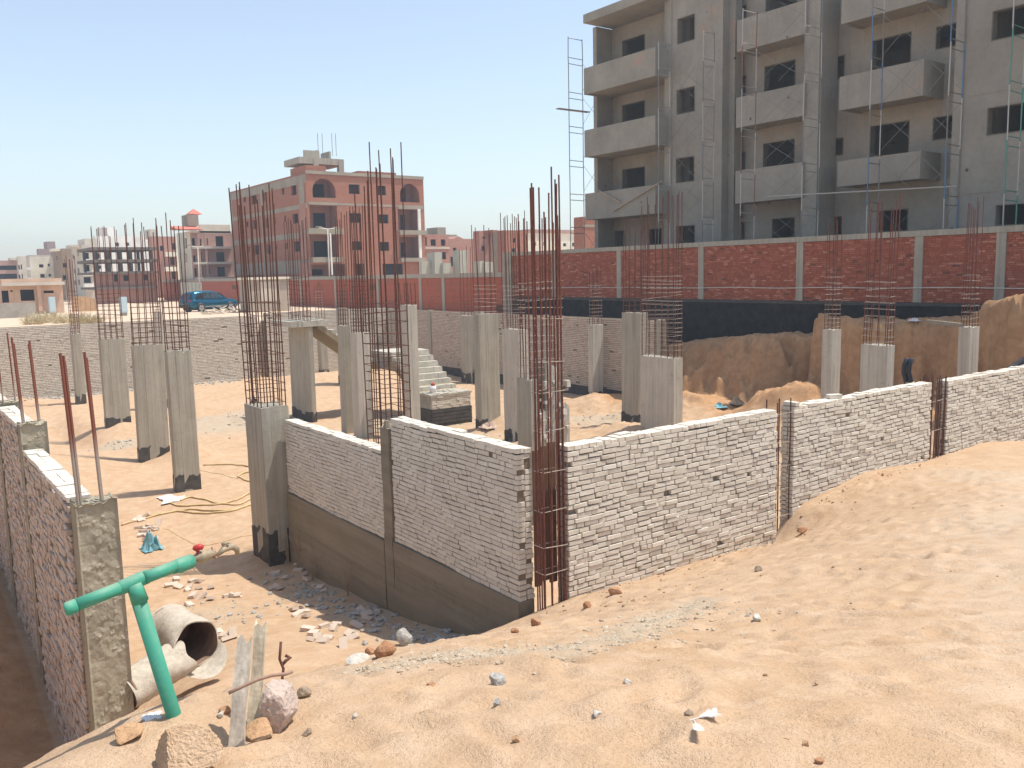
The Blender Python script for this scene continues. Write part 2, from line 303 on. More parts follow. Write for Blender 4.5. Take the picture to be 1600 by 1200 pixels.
def build_ground():
    def seg(*a):
        o = []
        for lo, hi, st in a: o += list(np.arange(lo, hi - st * 0.3, st))
        return np.array(o)
    xs = seg((-400, -60, 40), (-60, -9, 6), (-9, -1, 0.5), (-1, 0, 0.1), (0, 6.7, 0.04), (6.7, 6.9, 0.1), (6.9, 14, 0.055), (14, 22, 0.10), (22, 31.05, 0.08), (31.05, 31.25, 0.1), (31.25, 60, 2.5), (60, 500, 30))
    ys = seg((-300, -40, 40), (-40, -7, 4), (-7, -1, 0.6), (-1, 0.6, 0.12), (0.6, 8.7, 0.04), (8.7, 8.9, 0.1), (8.9, 13, 0.06), (13, 25, 0.09), (25, 31, 0.14), (31, 51.1, 0.2), (51.1, 51.2, 0.1), (51.2, 90, 1.2), (90, 640, 40))
    X, Y = np.meshgrid(xs, ys); Z = terrain(X, Y)
    r2 = np.random.RandomState(5)      # footprints trodden into the bank
    for k in range(1500):
        fx, fy = r2.uniform(0.6, 15), r2.uniform(0.8, 8.4); a = r2.uniform(0, 6.28); L = r2.uniform(0.10, 0.17)
        i0, i1 = np.searchsorted(xs, [fx - 0.5, fx + 0.5]); j0, j1 = np.searchsorted(ys, [fy - 0.5, fy + 0.5])
        sx, sy = X[j0:j1, i0:i1] - fx, Y[j0:j1, i0:i1] - fy; u = sx * math.cos(a) + sy * math.sin(a); v = -sx * math.sin(a) + sy * math.cos(a)
        q = (u / L) ** 2 + (v / (L * 0.45)) ** 2
        Z[j0:j1, i0:i1] += r2.uniform(0.4, 1.0) * (-0.030 * np.exp(-q) + 0.014 * np.exp(-(np.sqrt(q) - 1.7) ** 2 * 3))
    nx, ny = len(xs), len(ys)
    me = bpy.data.meshes.new('ground'); me.vertices.add(nx * ny); me.vertices.foreach_set('co', np.stack([X, Y, Z], 2).ravel())
    idx = np.arange(nx * ny).reshape(ny, nx); q = np.stack([idx[:-1, :-1], idx[:-1, 1:], idx[1:, 1:], idx[1:, :-1]], 2).reshape(-1, 4); n = len(q)
    me.loops.add(n * 4); me.loops.foreach_set('vertex_index', q.ravel()); me.polygons.add(n); me.polygons.foreach_set('loop_start', np.arange(0, n * 4, 4))
    me.polygons.foreach_set('use_smooth', np.ones(n, bool)); me.update(calc_edges=True)
    col = np.zeros((ny, nx, 4)); col[..., 3] = 1
    col[..., 0] = 0.62 * np.exp(-(pdist(X, Y, GRAVEL) / 0.33) ** 2)
    for gx, gy, gr, ga in DUST: col[..., 0] = np.maximum(col[..., 0], ga * np.exp(-((X - gx) ** 2 + (Y - gy) ** 2) / gr ** 2))
    col[..., 1] = 0.5 * np.exp(-(pdist(X, Y, RUT) / 1.6) ** 2); col[..., 1] = np.where(Y > 51.15, 0.7, col[..., 1])
    col[..., 2] = np.where((Y > 8.8) & (Y < 51.1) & (X < 31.1), np.maximum(0.28, 0.9 * sstep(24.0, 26.5, X) * sstep(31, 29, Y)), 0)
    col[..., 2] = np.where((X < 1.4) & (Y > 6) & (Y < 51), 0.7, col[..., 2])
    a = me.color_attributes.new('tint', 'FLOAT_COLOR', 'POINT'); a.data.foreach_set('color', col.ravel())
    me.materials.append(SAND); o = bpy.data.objects.new('ground', me); sc.collection.objects.link(o); o['kind'] = 'structure'
GRAVEL = [tuple(hit(*q)[:2]) for q in [(590, 1045), (680, 1030), (760, 1025), (860, 1020), (950, 1002), (1020, 975), (1095, 940)]]
DUST = [(*onz(350, 662, 0.1)[:2], 2.4, 1.0), (*onz(185, 692, 0.1)[:2], 1.0, 1.0), (*onz(400, 645, 0.1)[:2], 1.8, 0.9), (*onz(640, 655, 0.1)[:2], 3.2, 0.95), (*onz(930, 655, 0.1)[:2], 1.6, 0.9), (*onz(720, 690, 0.1)[:2], 2.0, 0.8),
        (6.2, 11, 0.9, 0.7), (6.3, 13, 0.8, 0.8), (6.2, 15, 0.8, 0.7), (4.2, 15.0, 1.2, 0.55), (3.6, 12.4, 0.8, 0.5), (12, 50.4, 1.5, 0.9), (8, 50.2, 2.0, 0.9), (15.5, 50.0, 1.5, 0.7), (10, 4.2, 1.2, 0.45), (14.5, 6.6, 1.4, 0.5)]
build_ground()

# ------------------------------------------------------------------ bricks
def brick_meshes(mat_, n, seed, chip=0.10):
    out = []; r = random.Random(seed)
    import bmesh
    for k in range(n):
        b = bmesh.new(); bmesh.ops.create_cube(b, size=1.0)
        for v in b.verts:
            v.co.x += r.uniform(-0.02, 0.02); v.co.y += r.uniform(-0.02, 0.02); v.co.z += r.uniform(-0.05, 0.05)
        if r.random() < 0.55:
            v = r.choice(list(b.verts)); v.co *= 1 - r.uniform(0.3, 1) * chip
        bmesh.ops.bevel(b, geom=list(b.edges), offset=0.035, segments=1, affect='EDGES')
        me = bpy.data.meshes.new('brick'); b.to_mesh(me); b.free(); me.materials.append(mat_); out.append(me)
    return out
BRICKS = brick_meshes(WB, 12, 3); BRICKS_D = brick_meshes(WB_D, 8, 5, 0.2)
_BV = []
for me in BRICKS: _BV.append(([tuple(v.co) for v in me.vertices], [list(p.vertices) for p in me.polygons]))
def place_bricks(root, specs, lim=300, mat_j=None, bset=None):
    """specs: (centre, size, yaw, tilt); the nearest `lim` become single objects, the rest one joined part"""
    specs = sorted(specs, key=lambda s: (s[0][0]) ** 2 + s[0][1] ** 2 + (s[0][2] - 6) ** 2)
    o = Vector(root['_o']); J = MB()
    for k, (c, sz, yaw, tilt) in enumerate(specs):
        M = Matrix.Translation(Vector(c)) @ Matrix.Rotation(yaw, 4, 'Z') @ Matrix.Rotation(tilt, 4, 'Y') @ Matrix.Diagonal((*sz, 1))
        if k < lim: inst(rnd.choice(bset or BRICKS), 'brick', root, Matrix.Translation(-o) @ M)
        else:
            vs, fs = rnd.choice(_BV); J.add([M @ Vector(v) for v in vs], fs, rnd.random())
    if J.v: J.build('brick', mat_j or WBJ, root)['kind'] = 'stuff'
def course_specs(P, dirv, nrm, L, z0, z1, ground=None, course=0.0722, bl=0.25, holes=0.02, proud=0.008, wave=0.012, seed=0, skip_below=0.12, headers=0.35, bh=0.0625, gap=(0.008, 0.016)):
    """bricks of one visible face: P start, dirv along, nrm outward; returns list"""
    r = random.Random(seed); out = []; yaw = math.atan2(dirv[1], dirv[0]); n = int(round((z1 - z0) / course)); course = (z1 - z0) / n
    for k in range(n):
        zc = z0 + (k + 0.5) * course; u = -r.uniform(0, 0.2)
        while u < L:
            w = bl if r.random() > headers else r.choice((0.12, 0.12, 0.17, 0.08)); a, b = max(u, 0), min(u + w, L); u += w + r.uniform(*gap)
            if b - a < 0.035: continue
            m = (a + b) / 2; x = P[0] + dirv[0] * m; y = P[1] + dirv[1] * m
            zz = zc + wave * math.sin(m * 1.9 + seed + k * 0.13) + wave * 0.6 * math.sin(m * 5.1 + k * 0.7)
            if ground is not None and zz < ground(m) - skip_below: continue
            if b - a < 0.15 and r.random() < holes * 1.3 and 0 < k < n - 1: continue
            pr = r.gauss(0, proud); d = 0.06 - pr
            out.append(((x - nrm[0] * d, y - nrm[1] * d, zz), (b - a, 0.12, bh * r.uniform(0.95, 1.04)), yaw + r.gauss(0, 0.008), r.gauss(0, 0.006)))
    return out
def top_specs(P, dirv, nrm, L, z, thick=0.25, seed=0, gap=0.0):
    r = random.Random(seed); out = []; yaw = math.atan2(dirv[1], dirv[0]); u = 0
    while u < L - 0.06:
        if r.random() < 0.55:
            w = 0.12; b = min(u + w, L); m = (u + b) / 2; c = thick / 2
            out.append(((P[0] + dirv[0] * m - nrm[0] * c, P[1] + dirv[1] * m - nrm[1] * c, z + r.gauss(0, 0.006)), (b - u, thick - 0.004, 0.064), yaw + r.gauss(0, 0.02), r.gauss(0, 0.01)))
        else:
            w = 0.25; b = min(u + w, L); m = (u + b) / 2
            for c in (0.06, thick - 0.06): out.append(((P[0] + dirv[0] * m - nrm[0] * c, P[1] + dirv[1] * m - nrm[1] * c, z + r.gauss(0, 0.007)), (b - u, 0.12, 0.064), yaw + r.gauss(0, 0.02), r.gauss(0, 0.012)))
        u = b + r.uniform(0.008, 0.014)
    return out
def brick_wall(name, label, P, dirv, nrm, L, zb, zt, thick=0.25, core=0.034, mortar=MORTAR_DARK, ground=None, seed=1, holes=0.02, proud=0.0055, ends=(True, True), group=None, lim=300, headers=0.35, toplim=60, wave=0.012, bh=0.0625, bset=None):
    dirv = np.array(dirv, float); nrm = np.array(nrm, float); P = np.array(P, float)
    root = thing(name, label, 'wall', (P[0] + dirv[0] * L / 2, P[1] + dirv[1] * L / 2, zb), group)
    zc = zt - 0.072
    face = course_specs(P, dirv, nrm, L, zb, zc, ground, seed=seed, holes=holes, proud=proud, headers=headers, wave=wave, bh=bh)
    top = top_specs(P, dirv, nrm, L, zt - 0.036, thick, seed + 7)
    nt = min(len(top), toplim)
    specs = sorted(face, key=lambda s: s[0][0] ** 2 + s[0][1] ** 2 + (s[0][2] - 6) ** 2)
    place_bricks(root, specs[:lim - nt], lim, None, bset); place_bricks(root, top[:nt], lim)
    J = specs[lim - nt:] + top[nt:]
    # hidden back leaf, seen only from behind and over the top
    back = course_specs(P - nrm * (thick - 0.0), dirv, -nrm, L, zb, zc, None, seed=seed + 3, holes=0.0)
    for e, s in ((ends[0], 0.0), (ends[1], L)):   # toothed ends
        if e:
            n = int((zc - zb) / 0.0722)
            for k in range(0, n):
                pass
    mj = MB()
    for c, sz, yaw, tilt in J + back:
        M = Matrix.Translation(Vector(c)) @ Matrix.Rotation(yaw, 4, 'Z') @ Matrix.Rotation(tilt, 4, 'Y') @ Matrix.Diagonal((*sz, 1))
        vs, fs = rnd.choice(_BV); mj.add([M @ Vector(v) for v in vs], fs, rnd.random())
    if mj.v: mj.build('brick', WBJ if bset is None else WBJ_D, root)['kind'] = 'stuff'
    a = P + dirv * 0.02 - nrm * core; b = P + dirv * (L - 0.02) - nrm * core; c = P + dirv * (L - 0.02) - nrm * (thick - 0.02); d = P + dirv * 0.02 - nrm * (thick - 0.02)
    m = MB(); m.hexa([(a[0], a[1], zb), (b[0], b[1], zb), (c[0], c[1], zb), (d[0], d[1], zb), (a[0], a[1], zc - 0.01), (b[0], b[1], zc - 0.01), (c[0], c[1], zc - 0.01), (d[0], d[1], zc - 0.01)])
    m.build('mortar_bed', mortar, root, fix=True)
    return root

# ------------------------------------------------------------------ the white brick walls of the basement
YR, XL = 8.674, 6.684
gR = lambda x0: (lambda u: float(hout(np.array([x0 + u]), np.array([8.67]))[0]))
brick_wall('brick_wall', 'white brick wall panel right of the tall rebar cage at the near corner, two putlog holes by its left edge', (7.24, YR), (1, 0), (0, -1), 4.47, 1.18, 3.69, ground=gR(7.24), seed=21, core=0.05, bh=0.0595, headers=0.28, group='white brick panels of the basement wall')
brick_wall('brick_wall', 'middle white brick panel of the sunlit wall, between the two thin rebar gaps', (12.15, YR), (1, 0), (0, -1), 4.40, 1.40, 3.69, ground=gR(12.15), seed=22, core=0.05, bh=0.0595, headers=0.28, holes=0.025, proud=0.006, group='white brick panels of the basement wall')
brick_wall('brick_wall', 'white brick panel running out of the right edge behind the sand crest', (17.18, YR), (1, 0), (0, -1), 8.0, 1.60, 3.66, ground=gR(17.18), seed=23, core=0.05, bh=0.0595, headers=0.28, holes=0.03, proud=0.006, group='white brick panels of the basement wall')
gL = lambda u: -9
brick_wall('brick_wall', 'shaded white brick panel on a concrete plinth, meeting the corner rebar cage', (XL, 12.56), (0, -1), (-1, 0), 3.50, 1.56, 3.67, core=0.013, mortar=MORTAR, seed=31, holes=0.012, proud=0.002, headers=0.25, group='white brick panels of the basement wall')
brick_wall('brick_wall', 'shaded lower brick panel between the grey corner pillar and the slim concrete post', (XL, 17.22), (0, -1), (-1, 0), 4.34, 1.50, 3.06, core=0.013, mortar=MORTAR, seed=32, holes=0.004, proud=0.002, headers=0.25, group='white brick panels of the basement wall')
def plinth(label, y0, y1, z0a, zt):
    m = MB(); n = 14
    for k in range(n):
        a, b = y0 + (y1 - y0) * k / n, y0 + (y1 - y0) * (k + 1) / n
        for i in range(6):      # cast in boards, each lift a few millimetres off the next
            za, zb = z0a + (zt - z0a) * i / 6, z0a + (zt - z0a) * (i + 1) / 6; d = 0.004 * math.sin(i * 2.7)
            m.box(XL - 0.035 - d, XL + 0.24, a, b, za, zb)
    o = m.build('concrete_plinth', CONC_D); recenter(o); return tag(o, label, 'plinth', 'concrete plinths under the shaded brick wall')
plinth('brown stained concrete plinth under the shaded panel beside the corner rebar cage', 9.05, 12.56, -0.3, 1.555)
plinth('brown stained concrete plinth under the lower brick panel by the grey corner pillar', 12.90, 17.22, -0.6, 1.495)
m = MB()                        # slim post between the two shaded panels
for i in range(8):
    z0, z1 = -0.2 + i * 0.46, -0.2 + (i + 1) * 0.46; e = 0.006 * math.sin(i * 1.7); m.box(XL - 0.03 + e, XL + 0.25, 12.585 - e, 12.875, z0, z1)
m.tube([(XL + 0.02, 12.72, 3.48), (XL + 0.02, 12.72, 3.6)], [0.07, 0.04], 8)
tag(recenter(m.build('concrete_post', CONC_D)), 'slim grey concrete post between the two shaded brick panels', 'post')

# ------------------------------------------------------------------ rebar
def rod_meshes(mat_, n=6, seg=5, seed=4):
    out = []; r = random.Random(seed)
    for k in range(n):
        a = r.uniform(0, 6.28); amp = r.uniform(0.2, 1.3); vs = []; fs = []
        for i in range(seg + 1):
            e = (math.cos(a) * amp * math.sin(i / seg * 2.2) + r.uniform(-.25, .25), math.sin(a) * amp * math.sin(i / seg * 2.2) + r.uniform(-.25, .25))
            vs += [(e[0] + math.cos(t * 1.2566), e[1] + math.sin(t * 1.2566), i / seg) for t in range(5)]
        fs = [(i * 5 + t, i * 5 + (t + 1) % 5, i * 5 + 5 + (t + 1) % 5, i * 5 + 5 + t) for i in range(seg) for t in range(5)] + [tuple(range(seg * 5, seg * 5 + 5))]
        me = bpy.data.meshes.new('rebar'); me.from_pydata(vs, [], fs); me.materials.append(mat_); out.append(me)
    return out
RODS = {'r': rod_meshes(RUST), 'R': rod_meshes(RUST_R, seed=6), 'd': rod_meshes(RUST_D, seed=8)}
RM = {'r': RUST, 'R': RUST_R, 'd': RUST_D}
def rod(root, p, q, r, kind='r'):
    p, q = Vector(p), Vector(q); d = q - p; o = Vector(root['_o'])
    r *= 1.18
    M = Matrix.Translation(p - o) @ d.to_track_quat('Z', 'Y').to_matrix().to_4x4() @ Matrix.Diagonal((r, r, d.length, 1))
    return inst(rnd.choice(RODS[kind]), 'rebar', root, M)
def cage(root, x0, x1, y0, y1, z0, zs, zt, nx, ny, r=0.012, rs=0.007, step=0.18, kind='r', skind=None, lean=(0, 0), spread=0.04, zrand=0.22):
    """rods round a rectangle from z0 to about zt, stirrups from z0 to zs"""
    pts = [(x0 + (x1 - x0) * i / max(nx - 1, 1), y) for i in range(nx) for y in (y0, y1)] + [(x, y0 + (y1 - y0) * i / max(ny - 1, 1)) for i in range(1, ny - 1) for x in (x0, x1)]
    for px, py in pts:
        h = zt - rnd.uniform(0, zrand) * (zt - z0) * 0.5
        rod(root, (px, py, z0), (px + lean[0] + rnd.gauss(0, spread), py + lean[1] + rnd.gauss(0, spread), h), r, kind)
    def ringmesh(e):
        m = MB(); a = [(x0 - e, y0 - e), (x1 + e, y0 - e), (x1 + e, y1 + e), (x0 - e, y1 + e)]; mx, my = (x0 + x1) / 2, (y0 + y1) / 2
        for i in range(4):
            p, q = a[i], a[(i + 1) % 4]; m.bar((p[0] - mx, p[1] - my, 0), (q[0] - mx, q[1] - my, rnd.uniform(-.01, .01)), rs, 5)
        me = bpy.data.meshes.new('stirrup'); me.from_pydata(m.v, [], m.f); me.materials.append(RM[skind or kind]); return me
    ms = [ringmesh(0.012), ringmesh(0.018), ringmesh(0.008)]; o = Vector(root['_o']); z = z0 + step * 0.6
    while z < zs:
        t = (z - z0) / max(zt - z0, 0.1)
        inst(rnd.choice(ms), 'stirrup', root, Matrix.Translation(Vector(((x0 + x1) / 2 + lean[0] * t, (y0 + y1) / 2 + lean[1] * t, z)) - o) @ Matrix.Rotation(rnd.gauss(0, 0.035), 4, 'X') @ Matrix.Rotation(rnd.gauss(0, 0.035), 4, 'Y') @ Matrix.Rotation(rnd.gauss(0, 0.02), 4, 'Z'))
        z += step * rnd.uniform(0.75, 1.25)
def shaft_mesh(x0, x1, y0, y1, z0, z1, seed, rag=0.03, n=14, ch=0.018):
    r = random.Random(seed); m = MB(); rings = []
    for i in range(n + 1):
        z = z0 + (z1 - z0) * i / n
        P = []
        for (ax, ay), (bx, by) in (((x0, y0), (x1, y0)), ((x1, y0), (x1, y1)), ((x1, y1), (x0, y1)), ((x0, y1), (x0, y0))):
            L = math.hypot(bx - ax, by - ay); dx, dy = (bx - ax) / L, (by - ay) / L
            for t in (ch, L * 0.33, L * 0.335, L * 0.66, L * 0.665, L - ch):
                e = (0.006 if t in (L * 0.335, L * 0.66) else 0) + r.gauss(0, 0.0025)
                P.append((ax + dx * t + dy * e, ay + dy * t - dx * e, z + (r.uniform(-rag, rag * 0.3) if i == n else 0)))
        rings.append(P)
    k = len(rings[0]); vs = [p for q in rings for p in q]
    fs = [(i * k + j, i * k + (j + 1) % k, (i + 1) * k + (j + 1) % k, (i + 1) * k + j) for i in range(n) for j in range(k)] + [tuple(range(n * k, (n + 1) * k))]
    return m.add(vs, fs)
def sleeve(x0, x1, y0, y1, z0, z1, seed):
    r = random.Random(seed); m = MB(); e = 0.006; x0 -= e; x1 += e; y0 -= e; y1 += e; P = []
    for (ax, ay), (bx, by) in (((x0, y0), (x1, y0)), ((x1, y0), (x1, y1)), ((x1, y1), (x0, y1)), ((x0, y1), (x0, y0))):
        for i in range(24): P.append((ax + (bx - ax) * i / 24, ay + (by - ay) * i / 24))
    k = len(P); s = r.uniform(0, 6); top = [z1 + 0.05 * math.sin(i * 0.26 + s) + 0.025 * math.sin(i * 0.9 + s * 2) + r.uniform(-0.012, 0.012) for i in range(k)]
    vs = [(p[0], p[1], z0) for p in P] + [(p[0], p[1], top[i]) for i, p in enumerate(P)]
    return m.add(vs, [(i, (i + 1) % k, (i + 1) % k + k, i + k) for i in range(k)])
_cs = [100]
def column(label, x, y, wx, wy, z1, spx=None, bpx=None, pxx=None, nx=4, ny=2, m=CONC, bit=0.45, z0=-0.5, kind='r', low=None, r=0.012, step=0.17, lean=(0, 0), rag=0.03, group='concrete columns with rebar cages', name='concrete_column'):
    """(x, y): near corner (smallest x and y); spx, bpx: photo rows where stirrups and bars end"""
    _cs[0] += 1; root = thing(name, label, 'column', (x + wx / 2, y + wy / 2, gz(x, y) if z0 < 0 else z0), group)
    shaft_mesh(x, x + wx, y, y + wy, z0, z1, _cs[0], rag).build('shaft', m, root)
    if bit: sleeve(x, x + wx, y, y + wy, z0, bit, _cs[0]).build('bitumen_coat', BIT, root)
    root.rotation_euler = (rnd.gauss(0, 0.006), rnd.gauss(0, 0.006), rnd.gauss(0, 0.012))
    if bpx:
        h = math.hypot(x, y); px = pxx
        zs = atd(px, spx, h)[2]; zt = atd(px, bpx, h)[2]; e = 0.045
        cage(root, x + e, x + wx - e, y + e, y + wy - e, z1 - 0.03, zs, zt, nx, ny, r=r, step=step, kind=kind, skind=low or kind, lean=lean)
    return root
def near(px, py, z=0.0): p = onz(px, py, z); return p[0], p[1]
# left rows
x, y = near(121, 634); column('slim pale column farthest left, close to the back wall, with a reddish cage', x, y, 0.42, 0.5, 3.52, 455, 392, 108, 3, 2, CONC, 0.5, kind='R', r=0.013)
column('broad grey column left of the two tall ones, shadow lying to its left', 7.09, 37.46, 0.95, 0.3, 3.70, 452, 352, 178, 5, 2, CONC, 0.5)
column('broad grey column standing in a small sand heap, second in the left row', 6.53, 29.6, 0.95, 0.3, 3.92, 468, 340, 222, 5, 2, CONC, 0.55)
column('nearest column of the left row with cracked face and white plaster splash at its foot', 6.40, 24.9, 0.68, 0.3, 4.05, 455, 330, 268, 4, 2, CONC, 0.5, rag=0.12)
x, y = near(258, 640); column('taller two-tone column behind the nearest left column', x - 0.1, y, 0.28, 0.55, 4.58, 470, 400, 250, 2, 2, CONC_W, 0.5)
# corner pillar with the big cage
p = column('grey corner pillar with a tall rebar cage, half in the shadow of the brick wall', 6.22, 17.29, 0.62, 0.95, 3.34, 470, 275, 420, 5, 5, CONC, 0.7, r=0.0115, step=0.2, lean=(0.0, 0.0), group=None)
# stair core
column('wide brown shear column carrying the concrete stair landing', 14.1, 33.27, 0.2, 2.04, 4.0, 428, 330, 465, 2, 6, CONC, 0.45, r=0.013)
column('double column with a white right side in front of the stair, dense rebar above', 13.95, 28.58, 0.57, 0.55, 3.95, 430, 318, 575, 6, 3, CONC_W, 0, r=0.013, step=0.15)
column('narrow taller column just left of the white-sided double column', 14.05, 29.9, 0.3, 0.5, 4.16, 440, 330, 552, 3, 2, CONC, 0, r=0.013)
x, y = near(504, 592); column('small column seen under the stair landing near the back wall', x, y, 0.45, 0.5, 3.6, 452, 440, 500, 3, 2, CONC, 0.55, low='d', r=0.012)
x, y = near(547, 603); column('column behind the descending stair slab, black at its foot', x - 0.4, y, 0.4, 0.6, 4.3, 470, 400, 545, 2, 2, CONC, 0.6)
xv = ony(636, 475, 27.4)[0]; column('pale column directly behind the tall free rebar cage', xv, 27.4, ony(651, 475, 27.4)[0] - xv, 0.6, 4.92, 472, 440, 640, 3, 2, CONC_W, 0.4)
# middle right
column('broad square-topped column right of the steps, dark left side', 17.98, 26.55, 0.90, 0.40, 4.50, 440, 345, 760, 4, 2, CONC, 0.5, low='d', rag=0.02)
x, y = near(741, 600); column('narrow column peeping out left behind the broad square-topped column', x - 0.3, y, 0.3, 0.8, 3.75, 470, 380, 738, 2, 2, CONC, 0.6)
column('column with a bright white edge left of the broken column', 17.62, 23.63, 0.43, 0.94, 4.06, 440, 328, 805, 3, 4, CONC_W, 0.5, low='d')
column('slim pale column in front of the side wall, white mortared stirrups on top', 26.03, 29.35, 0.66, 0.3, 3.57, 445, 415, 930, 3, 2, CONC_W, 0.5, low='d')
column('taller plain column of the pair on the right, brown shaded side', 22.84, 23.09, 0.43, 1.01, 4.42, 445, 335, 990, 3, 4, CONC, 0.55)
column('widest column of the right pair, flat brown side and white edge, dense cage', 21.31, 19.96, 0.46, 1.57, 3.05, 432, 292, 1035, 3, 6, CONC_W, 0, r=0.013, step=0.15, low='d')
# three columns in front of the sand bank
p = onz(1300, 515, 4.0); column('left one of the three columns in front of the cut sand bank', p[0], p[1], 0.5, 0.37, 4.0, 432, 328, 1300, 3, 2, CONC_W, 0, low='d', r=0.010)
p = onz(1385, 540, 3.8); column('widest of the three columns in front of the sand bank, widest wire cage', p[0], p[1], 0.38, 0.80, 3.8, 432, 300, 1370, 3, 4, CONC_W, 0, kind='R', low='d', r=0.011)
p = onz(1516, 511, 4.1); column('right one of the three columns in front of the sand bank, near the right edge', p[0], p[1], 0.62, 0.34, 4.1, 430, 305, 1515, 4, 2, CONC_W, 0, kind='R', low='d', r=0.010)
# broken column
q = atd(830, 690, 20.0)
root = thing('concrete_column', 'broken honeycombed column with ragged top behind the corner rebar cage', 'column', (q[0], q[1], 0), 'concrete columns with rebar cages')
bx, by = q[0], q[1]; topz_ = lambda a, b: atd(a, b, 20.3)[2]
shaft_mesh(bx, bx + 0.26, by, by + 0.55, -0.5, topz_(840, 590), 71, 0.05).build('shaft', CONC, root)
for k, (a, b, h) in enumerate(((0.265, 0.46, topz_(852, 640)), (0.465, 0.64, topz_(862, 562)), (0.645, 0.83, topz_(872, 570)), (0.835, 1.0, topz_(885, 600)), (1.005, 1.2, topz_(898, 635)))):
    shaft_mesh(bx + a, bx + b, by + 0.02 * (k % 2), by + 0.5, -0.5, h, 72 + k, 0.22).build('broken_rib', CONC_R if k % 2 else CONC_W, root)
for k in range(26):
    a = rnd.uniform(0.25, 1.15); z = rnd.uniform(2.0, 3.4); s = rnd.uniform(0.03, 0.08); c = (bx + a, by - 0.02 + rnd.uniform(-.02, .03), z)
    m = MB(); m.hexa([(c[0] + sx * s * rnd.uniform(.6, 1.2), c[1] + sy * s * rnd.uniform(.6, 1.2), c[2] + sz * s * rnd.uniform(.6, 1.2)) for sz in (-1, 1) for sx, sy in ((-1, -1), (1, -1), (1, 1), (-1, 1))]); m.build('mortar_lump', CONC_W, root)
cage(root, bx + 0.05, bx + 1.05, by + 0.05, by + 0.45, 1.6, atd(868, 440, 20)[2], atd(868, 330, 20)[2], 7, 3, kind='R', r=0.012, step=0.2, skind='d')

# ------------------------------------------------------------------ free standing cages
def free_cage(label, x0, x1, y0, y1, z0, spx, bpx, px, nx, ny, **k):
    root = thing('rebar_cage', label, 'rebar cage', ((x0 + x1) / 2, (y0 + y1) / 2, z0), 'free standing rebar cages')
    h = math.hypot((x0 + x1) / 2, (y0 + y1) / 2); cage(root, x0, x1, y0, y1, z0, atd(px, spx, h)[2], atd(px, bpx, h)[2], nx, ny, **k); return root
free_cage('tall rebar cage at the near corner between the shaded and the sunlit brick walls', ony(845, 800, 8.74)[0], 7.19, 8.68, 8.84, 1.2, 470, 250, 868, 4, 4, r=0.0095, rs=0.006, step=0.46, kind='R', skind='d', lean=(0.0, 0.02), spread=0.03)
p = atd(600, 680, 18.6)
free_cage('tallest free rebar cage behind the shaded wall, leaning stirrups, bars high above the roofs', p[0] + 0.02, p[0] + 0.62, p[1] - 0.1, p[1] + 0.75, 0.0, 470, 218, 628, 5, 5, r=0.0115, rs=0.008, step=0.2, lean=(0.0, 0.0), spread=0.05)
PLY = plain('brown_shuttering_ply', (0.17, 0.095, 0.062), 0.85, 0.3, 3, 0.2, stretch=(6, 6, 0.6))
m = MB()
for k in range(3): m.box(6.94 + k * 0.13, 7.063 + k * 0.13, 9.03 + 0.006 * (k % 2), 9.06, 1.72 + 0.05 * (k % 2), 3.62 + 0.04 * k)
tag(recenter(m.build('shuttering_board', PLY)), 'brown wooden shuttering standing behind the near corner rebar cage', 'board')
free_cage('thin rebar cage in the gap right of the first sunlit brick panel', 11.75, 12.11, 8.72, 8.94, 1.1, 640, 622, 1225, 2, 2, r=0.010, rs=0.006, step=0.42, kind='r', skind='d', spread=0.01, zrand=0.05)
free_cage('dense rebar bundle in the gap before the last brick panel at right', 16.62, 17.12, 8.70, 8.95, 1.4, 600, 585, 1470, 6, 3, r=0.011, rs=0.006, step=0.5, kind='r', skind='d', spread=0.02, lean=(0.06, 0), zrand=0.08)
# ------------------------------------------------------------------ left outer wall with its posts
XW = 1.5
def ribbed(mb, p, q, r):
    p, q = Vector(p), Vector(q); L = (q - p).length; n = int(L / 0.011); pts = [p + (q - p) * (i / n) for i in range(n + 1)]
    mb.tube(pts, [r * (1.0 if i % 2 else 1.13) for i in range(n + 1)], 8)
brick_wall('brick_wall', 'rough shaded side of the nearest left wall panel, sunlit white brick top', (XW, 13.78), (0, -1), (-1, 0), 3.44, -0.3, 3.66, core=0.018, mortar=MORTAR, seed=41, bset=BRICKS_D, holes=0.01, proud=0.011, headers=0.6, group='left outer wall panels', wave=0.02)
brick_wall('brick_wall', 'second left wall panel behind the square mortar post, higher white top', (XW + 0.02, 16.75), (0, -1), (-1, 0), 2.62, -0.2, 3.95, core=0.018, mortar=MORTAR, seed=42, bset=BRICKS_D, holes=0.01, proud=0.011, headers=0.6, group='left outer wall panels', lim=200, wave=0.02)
brick_wall('brick_wall', 'farthest left wall panel at the picture edge', (XW + 0.02, 25.0), (0, -1), (-1, 0), 7.8, 0.0, 3.95, core=0.018, mortar=MORTAR, seed=43, bset=BRICKS_D, holes=0.0, proud=0.010, headers=0.5, group='left outer wall panels', lim=60, toplim=30)
